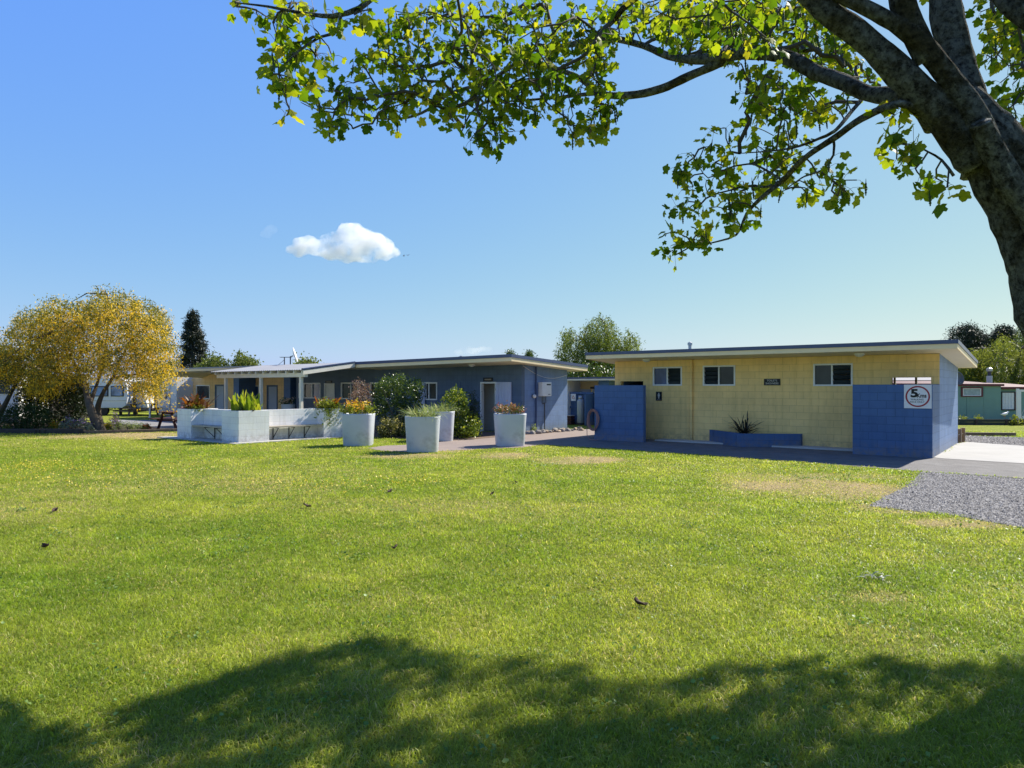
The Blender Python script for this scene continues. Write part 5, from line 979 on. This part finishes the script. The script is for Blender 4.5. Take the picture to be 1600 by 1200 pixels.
zones=[
 ([(360,0),(600,0),(585,20),(540,50),(515,100),(480,110),(450,150),(425,110),(420,50),(365,12)],4.8,5.3,32),
 ([(420,60),(520,70),(505,110),(470,160),(440,190),(420,120)],4.9,5.2,12),
 ([(600,0),(1000,0),(1000,55),(960,70),(965,125),(940,155),(900,150),(860,165),(830,190),(800,215),(770,245),(745,238),(718,200),(690,172),(640,168),(620,195),(560,205),(515,222),(500,185),(470,155),(530,128),(552,100),(590,60)],7.0,8.7,370),
 ([(700,40),(960,40),(900,110),(800,150),(700,140)],6.6,8.4,45),
 ([(870,170),(960,190),(940,215),(900,222),(860,195)],7.2,7.8,11),([(930,150),(972,150),(960,182),(925,188)],7.2,7.7,11),
 ([(1000,0),(1300,0),(1330,60),(1370,130),(1385,148),(1340,138),(1260,108),(1190,78),(1130,86),(1060,85),(1010,60)],6.9,9.2,225),
 ([(1000,0),(1250,0),(1200,70),(1020,60)],6.2,6.9,40),
 ([(1150,100),(1200,95),(1270,125),(1340,150),(1310,165),(1260,200),(1230,190),(1200,190),(1170,165)],6.6,7.8,62),
 ([(1060,240),(1110,205),(1165,190),(1200,200),(1250,205),(1260,230),(1230,280),(1200,310),(1170,335),(1150,365),(1110,388),(1045,402),(1034,362),(1080,350),(1055,330),(1060,290),(1050,250)],6.1,6.8,105),
 ([(1250,258),(1310,242),(1300,285),(1345,275),(1330,308),(1290,312),(1250,300)],5.9,6.3,15),
 ([(1380,212),(1425,208),(1440,250),(1478,262),(1488,295),(1450,302),(1420,272),(1388,248)],5.6,6.0,13),([(1372,165),(1410,165),(1410,185),(1378,182)],5.9,6.1,3),
 ([(1530,0),(1640,0),(1640,110),(1540,100),(1525,60)],7,8.6,70),([(1565,120),(1640,110),(1640,300),(1572,268),(1585,200),(1545,185)],6.5,7.6,42),
]
zd=lambda zi,Y: Y*.95 if zi<2 else (6.15+(Y-6.1)*1.7 if zi==9 else (4.9+(Y-5.9)*2 if zi==10 else (Y*TS if zi in(11,12) else (Y*.85 if zi>12 else 4.56+(Y-6)*1.5))))
A=[zone(p,n,zd(zi,a),zd(zi,b_)) for zi,(p,a,b_,n) in enumerate(zones)]; hidden_from=sum(len(a) for a in A); AG=[np.full(len(a),1 if zi in (8,9,10) else 0) for zi,a in enumerate(A)]
def boxz(n,x0,x1,y0,y1,z0,z1): return np.stack([x0+(x1-x0)*rng.random(n),y0+(y1-y0)*rng.random(n),z0+(z1-z0)*rng.random(n)],1)
sv0=np.array([math.cos(R(SUN_AZ)),math.sin(R(SUN_AZ))])/math.tan(R(SUN_EL))
sh=np.stack([170+1500*rng.random(2600),1000+330*rng.random(2600)],1); gy_=F*EYE/(sh[:,1]-HZ); gxy=np.stack([(sh[:,0]-CX)/F*gy_,gy_],1); hh=5.2+4.2*rng.random(len(sh))
over=np.column_stack([gxy+sv0*hh[:,None],hh]); over=over[((over[:,2]-EYE)*F/over[:,1]>HZ+18)|(over[:,0]>.775*over[:,1])]; keep_=fbm(over[:,0],over[:,1],1.1)+.25*rng.random(len(over))>.56; over=over[keep_][:560]  # unseen crown clumps out of frame, placed by the shadow they cast
side_=boxz(420,5.0,10,4.2,9.5,3.4,7); side_=(side_*.8+np.array([0,0,EYE*.2])); side_=side_[side_[:,0]>.775*side_[:,1]][:190]
A+=[over,side_]; A=np.vstack(A); AG=np.concatenate(AG+[np.zeros(len(A)-hidden_from,int)])
# crown shaped by its shadow
sv_=np.array([math.cos(R(SUN_AZ)),math.sin(R(SUN_AZ))])/math.tan(R(SUN_EL)); BX=[-9999,0,60,100,175,190,330,420,560,700,850,905,960,1050,1160,1350,1470,1560,1600,1700,9999]; BY=[1130,1130,1150,1230,1150,1100,1062,1025,992,1022,1035,1040,1065,1062,1038,1022,1042,1036,1028,1015,1000]
eye=np.array([0,0,EYE]); ok=np.zeros(len(A),bool)
for it in range(6):
    g_=A[:,:2]-sv_*A[:,2:3]; yy=np.maximum(g_[:,1],.4); gpx=CX+F*g_[:,0]/yy; gpy=HZ+F*EYE/yy; ok=(gpy>np.interp(gpx,BX,BY)+10)|(g_[:,1]<2.9)
    A[~ok]=eye+(A[~ok]-eye)*.955
kp_=ok|(np.arange(len(A))<hidden_from); A=A[kp_]; AG=AG[kp_]
NP=np.array(nodesP); NR=np.array(nodesR)
d0=np.array([np.min(((NP-a)**2).sum(1)) for a in A]); order=np.argsort(d0)
P=list(map(tuple,NP)); Rr=list(NR); par=[-1]*len(P); PA=np.zeros((len(P)+len(A)*14,3)); PA[:len(P)]=NP; cnt=len(P); gen=np.zeros(len(PA)); grp=np.zeros(len(PA),int); grp[:len(P)]=nodesG; tips_=[];chains=[]
child=np.zeros(len(PA),int); parent=np.full(len(PA),-1)
for idx in order:
    a=A[idx]; dist=np.linalg.norm(PA[:cnt]-a,axis=1)+gen[:cnt]*.05+9*(grp[:cnt]!=AG[idx]); j=int(np.argmin(dist)); s=PA[j]; L=np.linalg.norm(a-s); n=max(2,min(12,int(L/.11)))
    chain=[j]; ctrl=(s+a)/2+rng.normal(size=3)*L*.12+np.array([0,0,L*.10])
    for k in range(1,n+1):
        t=k/n; p=(1-t)**2*s+2*t*(1-t)*ctrl+t*t*a
        if k<n: p=p+rng.normal(size=3)*min(.03,L*.06)
        PA[cnt]=p; gen[cnt]=gen[j]+1; grp[cnt]=AG[idx]; parent[cnt]=chain[-1]; chain.append(cnt); cnt+=1
    chains.append(chain); tips_.append(chain[-1])
load=np.zeros(cnt)
for t in tips_:
    k=t
    while k>=0: load[k]+=1; k=parent[k]
tw=MB()
for ch in chains:
    rad=[min(.016,max(.0032,.0036*load[k]**.42)) for k in ch]; rad[0]=min(rad[1],rad[0]); tw.tube([Vector(PA[k]-SB) for k in ch],[r*1.25 for r in rad],5,cap=False)
build('twigwork',tw,M_twig,sy,True)
TP=PA[tips_]; TD=unit(np.array([PA[t]-PA[parent[t]] for t in tips_])+np.array([0,0,-.05]))
nl=5; C=[];AL=[];S=[];TI=[];pet=MB()
for i,(p,d) in enumerate(zip(TP,TD)):
    k=int(rng.integers(3,7))+(3 if p[2]>EYE+(HZ+20)/F*p[1] else 0); base=rng.random()
    for _ in range(k):
        off=unit((rng.normal(size=3)+d*.6+np.array([0,0,.15]))[None])[0]*(.04+.08*rng.random()); lp=p+off
        C.append(lp); AL.append(off*6+np.array([0,0,-.55])); S.append((.042+.042*rng.random())); TI.append(np.clip(base*.5+.5*rng.random(),0,1))
        if rng.random()<.6: pet.tube([Vector(p-SB),Vector(p+off*.55+[0,0,.012]-SB),Vector(lp-SB)],.0016,3,cap=False)
C=np.array(C)
V,Fc,ti=leaves(C-SB,np.array(S),T_MAPLE,1.0,.55,np.array(AL),.55,np.array(TI))
V=V+rng.normal(size=V.shape)*.0025
M_maple=leaf_mat('sycamore_leaf',[(0,(.035,.080,.006)),(.4,(.10,.16,.011)),(.75,(.26,.28,.022)),(1,(.36,.29,.04))],.55,.55,(1.9,2.0,.6),.18)
arr_mesh('crown',V,Fc,M_maple,sy,tint=ti); build('leaf_stalks',pet,mat('reddish_stalk',(.16,.10,.04),.6,.2,bmp=0),sy).name='stalkwork'
ck=MB()
for i in rng.permutation(len(TP))[:int(len(TP)*.33)]:
    p=Vector(TP[i]-SB)+Vector(rng.normal(size=3)*.03); L=.07+.07*random.random(); n=9; sw=Vector((random.uniform(-.15,.15),random.uniform(-.15,.15),-1)).normalized()
    pts=[p+sw*(.03+L*k/n) for k in range(n+1)]; ck.tube([p]+pts,[.0015]+[(.0105 if k%2 else .006)*math.sin(math.pi*(.12+.80*k/n))**.6 for k in range(n+1)],6)
build('catkins',ck,leaf_mat('catkin_green',[(0,(.05,.085,.02)),(1,(.05,.085,.02))],.2),sy,True).name='blossom'

# ---------------------------------------------------------------- other trees
def tree(name,label,base,stems_,poly,Y0,Y1,ncl,rc,per,lf,tm,m,wd,bm=None,along=None,strand=0,group=None,flat=1,extra=None,up=.3):
    o=thing(name,label,'tree',base,0,group); Cc=zone(poly,ncl,Y0,Y1) if not callable(poly) else poly()
    bm=bm or M_bark_d; tkk=MB()
    for st in stems_:
        p_,r_=smooth_path([at(*s[:3])-Vector(base) for s in st],[s[3] for s in st],.2); tkk.tube(p_,r_,10,wob=.08)
    build('trunk',tkk,bm,o,True)
    br=MB(); sk=np.array([at(*s[:3]) for st in stems_ for s in st[1:]])
    for i in rng.permutation(len(Cc))[:min(60,len(Cc)//3)]:
        j=int(np.argmin(((sk-Cc[i])**2).sum(1))); a=Vector(sk[j])-Vector(base); b_=Vector(Cc[i])-Vector(base); h=(b_-a).length; br.tube([a,a.lerp(b_,.5)+Vector((0,0,h*.12)),b_],[.012*h+.012,.008*h+.008,.006],5)
    build('limbwork',br,bm,o)
    C,ti=(strands(Cc,strand,per) if strand else clumps(Cc,rc*(.6+.8*rng.random(len(Cc))),per,flat)); C=C[C[:,2]>.1]; ti=ti[:len(C)]
    add_leaves(o,'crown',C,lf*(.7+.6*rng.random(len(C))),tm,m,wd,up,along,1,tint=np.clip(ti*.55+.45*rng.random(len(C)),0,1))
    if extra: extra(o,Cc)
    return o
KY=28.6; kb=gnd(155,674)
M_kow=leaf_mat('kowhai_leaf',[(0,(.09,.11,.022)),(.5,(.21,.21,.04)),(1,(.34,.29,.05))],.4); M_kowf=leaf_mat('kowhai_flower',[(0,(.48,.34,.025)),(.5,(.70,.54,.055)),(1,(.78,.68,.14))],.5,(.5),(1.6,1.3,.5))
kp=[(-70,600),(-50,540),(0,535),(22,500),(50,482),(80,468),(110,470),(135,474),(148,455),(168,447),(185,460),(210,468),(240,478),(260,500),(266,530),(280,552),(277,578),(262,590),(252,622),(225,612),(196,600),(182,582),(150,580),(120,592),(95,606),(62,618),(30,590),(0,585)]
def kflow(o,Cc):
    S_,t_=strands(Cc+rng.normal(size=Cc.shape)*.12,.42,30,.13); add_leaves(o,'blossom',S_,.085*(.7+.6*rng.random(len(S_))),T_DIAMOND,M_kowf,.42,.1,(0,0,-1.4),1,tint=np.clip(.6*t_+.4*rng.random(len(t_)),0,1))
tree('kowhai_tree','spreading tree covered in hanging golden yellow flowers at the left','',[],kp,0,1,3,.1,3,.1,T_DIAMOND,M_kow,.3) if False else None
tree('kowhai_tree','spreading tree covered in hanging golden yellow flowers at the left',tuple(kb),
 [[(158,676,kb.y,.20),(148,655,kb.y,.17),(139,630,kb.y,.13),(130,600,28.3,.08),(112,560,28,.04),(80,520,27.8,.03)],[(160,676,kb.y,.17),(155,655,28.4,.13),(153,635,28.3,.11),(162,612,28.2,.075),(176,590,28.1,.05),(200,540,28,.03),(230,510,28,.02)],[(140,632,kb.y,.1),(150,605,28.8,.06),(160,570,29,.04),(170,500,29.2,.03),(168,460,29.2,.015)],[(132,605,28.3,.06),(90,580,29.5,.04),(40,560,30,.02)]],
 kp,26.6,30.6,1250,.25,24,.12,T_DIAMOND,M_kow,.34,mat('grey_brown_bark',(.10,.082,.062),.9,.35,scale=9,bmp=.7,bscale=40),extra=kflow)
lb=at(-12,660,29.5); lb.z=0
tree('leaning_tree','dark leaning tree at the left edge behind the green bush',tuple(lb),[[(-14,676,29.5,.12),(4,640,29.5,.10),(24,600,29.5,.07),(40,570,29.5,.04)]],[(-60,600),(-40,560),(20,552),(70,570),(60,600),(20,606)],28.9,31.2,110,.26,22,.11,T_LEAF,MATS['very_dark_leaf'],.5)
# conifer behind
def con():
    out=[]
    for _ in range(430):
        h=rng.random()**.85; z=488+h*98; w=2+37*h*(.75+.35*math.sin(h*38)); a=rng.random()*6.28; rr=w*(.35+.65*rng.random()**.5); Yc=70+math.sin(a)*rr*70/F; out.append(at(301+math.cos(a)*rr+2*h,z,Yc))
    return np.array(out)
b0=at(302,604,70); b0.z=0
tree('conifer_tree','tall dark pointed conifer behind the white end of the blue building',tuple(b0),[[(302,620,70,.3),(301,540,70,.15),(300,490,70,.03)]],con,0,0,0,.38,30,.28,T_DIAMOND,leaf_mat('conifer_needle',[(0,(.014,.021,.015)),(.7,(.036,.046,.030)),(1,(.075,.08,.045))],.1),.28,along=(0,0,-.3))
G_mid=leaf_mat('mid_green_leaf',[(0,(.06,.09,.02)),(.6,(.15,.19,.04)),(1,(.27,.30,.07))],.4)
for lab,px,poly in (('rounded light green tree beside the dark conifer',330,[(300,586),(308,575),(320,566),(332,558),(345,562),(357,574),(352,588),(300,590)]),('light green bushy tree behind the verandah roof',384,[(358,584),(364,572),(370,562),(375,551),(380,560),(390,562),(400,572),(412,578),(405,586),(360,588)]),('small far green tree top left of the dish',480,[(462,572),(470,567),(482,566),(492,568),(498,572)])):
    Yt=62; b0=at(px,604,Yt); b0.z=0; tree('broadleaf_tree',lab,tuple(b0),[[(px,625,Yt,.16),(px,595,Yt,.11),(px+1,570,Yt,.05)]],poly,Yt-2,Yt+2,120 if px<450 else 40,.5,26,.20,T_LEAF,G_mid,.7)
for lab,px,pt,w in (('tiny far tree top peeping over the right end of the blue roof',797,549.5,8),('tiny dark conifer top peeping over the blue roof edge',827,549,6)):
    Yt=85; b0=at(px,604,Yt); b0.z=0; tree('distant_tree',lab,tuple(b0),[[(px,620,Yt,.2),(px,575,Yt,.12),(px,555,Yt,.04)]],[(px-w,565),(px-w*.7,555),(px-w*.1,pt),(px+w*.6,pt+3),(px+w,565)],Yt-1,Yt+1,60,.4,20,.22,T_LEAF,G_dark,.5)
G_wil=leaf_mat('willow_leaf',[(0,(.05,.085,.02)),(.5,(.145,.20,.04)),(1,(.29,.34,.08))],.4)
b0=at(932,604,48); b0.z=0
tree('willow_tree','weeping willow rising behind the gap between the two block buildings',tuple(b0),[[(930,640,48,.3),(930,600,48,.25),(925,560,48,.16),(912,530,48,.08)],[(931,610,48,.2),(945,560,48,.12),(950,520,48,.06)],[(932,600,48,.15),(968,560,48,.09),(985,535,48,.04)]],
 [(870,542),(880,512),(893,507),(905,520),(912,503),(922,498),(940,486),(956,498),(965,512),(972,528),(982,510),(996,526),(999,550),(988,580),(955,600),(900,600),(884,585),(880,560)],46,50,800,.4,30,.20,T_DIAMOND,G_wil,.26,along=(0,0,-1.0),strand=1.3)
b0=at(905,604,44); b0.z=0
tree('dark_tree','dark leafy tree filling the gap behind the small shed',tuple(b0),[[(905,640,44,.18),(905,600,44,.12),(905,585,44,.06)]],[(880,640),(884,590),(895,575),(930,572),(960,580),(965,640)],43,45,150,.42,24,.18,T_LEAF,G_dark,.5)
G_lime=leaf_mat('lime_willow_leaf',[(0,(.07,.10,.02)),(.5,(.19,.23,.045)),(1,(.36,.38,.085))],.45)
for lab,px,poly,Yt in (('lime green weeping tree behind the left of the green cabin',1522,[(1488,606),(1492,568),(1505,552),(1518,546),(1532,541),(1546,545),(1554,570),(1552,608)],52),('taller lime green weeping tree behind the right of the green cabin',1580,[(1538,608),(1540,545),(1548,530),(1562,519),(1574,525),(1588,535),(1600,532),(1640,525),(1680,560),(1680,612)],49)):
    b0=at(px,604,Yt); b0.z=0; tree('weeping_tree',lab,tuple(b0),[[(px,640,Yt,.25),(px,600,Yt,.2),(px-5,570,Yt,.1),(px-12,550,Yt,.05)],[(px,605,Yt,.15),(px+12,560,Yt,.08),(px+15,545,Yt,.04)]],poly,Yt-2,Yt+2.5,650,.5,30,.20,T_DIAMOND,G_lime,.28,along=(0,0,-1.0),strand=1.2)
b0=at(1600,604,56); b0.z=0
tree('weeping_tree','grey green weeping tree top at the right edge under the sycamore trunk',tuple(b0),[[(1600,640,56,.2),(1600,560,56,.14),(1604,510,56,.05)]],[(1588,540),(1592,505),(1600,492),(1625,490),(1640,545)],55,57,160,.4,26,.2,T_DIAMOND,G_wil,.22,along=(0,0,-1),strand=1.6)
G_pine=leaf_mat('pine_needle',[(0,(.014,.024,.016)),(.7,(.035,.05,.03)),(1,(.07,.085,.05))],.1)
for lab,px,poly in (('broad dark pine on the skyline behind the toilet block corner',1515,[(1484,528),(1487,518),(1496,512),(1508,509),(1520,510),(1530,518),(1540,526),(1545,545),(1530,565),(1498,560),(1492,540)]),('narrow dark pine on the skyline right of the broad pine',1566,[(1545,548),(1548,528),(1556,520),(1562,510),(1570,508),(1578,516),(1586,528),(1592,545),(1585,560),(1550,562)])):
    Yt=96; b0=at(px,604,Yt); b0.z=0; tree('pine_tree',lab,tuple(b0),[[(px,625,Yt,.35),(px,570,Yt,.25),(px+1,525,Yt,.1)]],poly,Yt-2,Yt+2,260,.8,30,.38,T_DIAMOND,G_pine,.25,flat=.6)
# background hedge line far left, closing the view between the caravan and the fence
b0=at(110,604,52); b0.z=0
o=thing('hedge','tall dark hedge behind the caravan','hedge',tuple(b0)); Cc=zone([(-120,640),(-120,575),(40,582),(150,590),(215,586),(262,592),(262,640)],420,51,53); C,ti=clumps(Cc,.5,18); C=C[C[:,2]>.05]; add_leaves(o,'foliage',C,.2,T_LEAF,G_dark,.6); build('stem',MB().tube([(0,0,0),(0,0,2)],.08,8),M_bark_d,o)
# ================================================================== clouds and birds
def cloud(name,label,blobs,Yc,dens,scale):
    mb=MB()
    for px,py,rx,ry in blobs:
        c=at(px,py,Yc); k=Yc/F; mb.blob((c.x,c.y+random.uniform(-.2,.2)*rx*k,c.z),1,3,(rx*k*1.12,rx*k*.9,ry*k*1.2),.14)
    me=bpy.data.meshes.new(name); me.from_pydata(mb.v,[],mb.f); m=bpy.data.materials.new(name+'_vapour'); m.use_nodes=True; nt=m.node_tree; nt.nodes.remove(nt.nodes['Principled BSDF'])
    v=N(nt,'ShaderNodeVolumePrincipled'); v.inputs['Color'].default_value=(.98,.98,.99,1); v.inputs['Anisotropy'].default_value=.2
    tc=N(nt,'ShaderNodeTexCoord').outputs['Object']; f=noise(nt,tc,scale,6,.62); mr=N(nt,'ShaderNodeMapRange'); mr.inputs['From Min'].default_value=.42; mr.inputs['From Max'].default_value=.66; mr.inputs['To Max'].default_value=dens; nt.links.new(f,mr.inputs['Value']); nt.links.new(mr.outputs[0],v.inputs['Density'])
    nt.links.new(v.outputs[0],nt.nodes['Material Output'].inputs['Volume']); o=link(name,me,m); rm=o.modifiers.new('merge','REMESH'); rm.mode='VOXEL'; rm.voxel_size=Yc*.0028; tx=bpy.data.textures.new(name+'_billow','CLOUDS'); tx.noise_scale=Yc*.016; tx.noise_depth=4; dp_=o.modifiers.new('billow','DISPLACE'); dp_.texture=tx; dp_.strength=Yc*.016; dp_.mid_level=.5; dp_.texture_coords='LOCAL'; tag(o,label,'cloud'); return o
cloud('cloud','bright white puffy cloud alone in the blue sky',[(548,372,26,22),(528,384,30,17),(575,378,26,19),(595,388,22,13),(612,394,14,7),(505,388,26,10),(480,384,24,12),(468,390,18,9),(545,398,26,10),(570,396,28,9)],900,.12,.045)
cloud('cloud','tiny faint cloud wisp left of the bright cloud',[(412,363,10,5),(424,360,9,4)],900,.02,.04)
cloud('cloud','low thin cloud just above the blue building roof',[(735,549,20,4),(752,547,16,5),(720,551,12,3)],2600,.008,.012)
for i,(px,py) in enumerate(((631,400),(637,399))):
    b=thing('bird',['distant dark bird left of its partner beside the bright cloud','distant dark bird right of its partner beside the bright cloud'][i],'bird',at(px,py,150),R(20+60*i),'birds by the cloud'); build('body',MB().tube([(-.2,0,0),(0,0,0),(.2,0,.02)],[.02,.07,.02],8),Mdl,b)
    for s_ in (-1,1): build('wing',MB().hexa([(-.1,0,0),(.1,0,0),(.02,s_*.45,.18),(-.08,s_*.45,.18),(-.1,0,.02),(.1,0,.02),(.02,s_*.45,.19),(-.08,s_*.45,.19)]),Mdl,b)
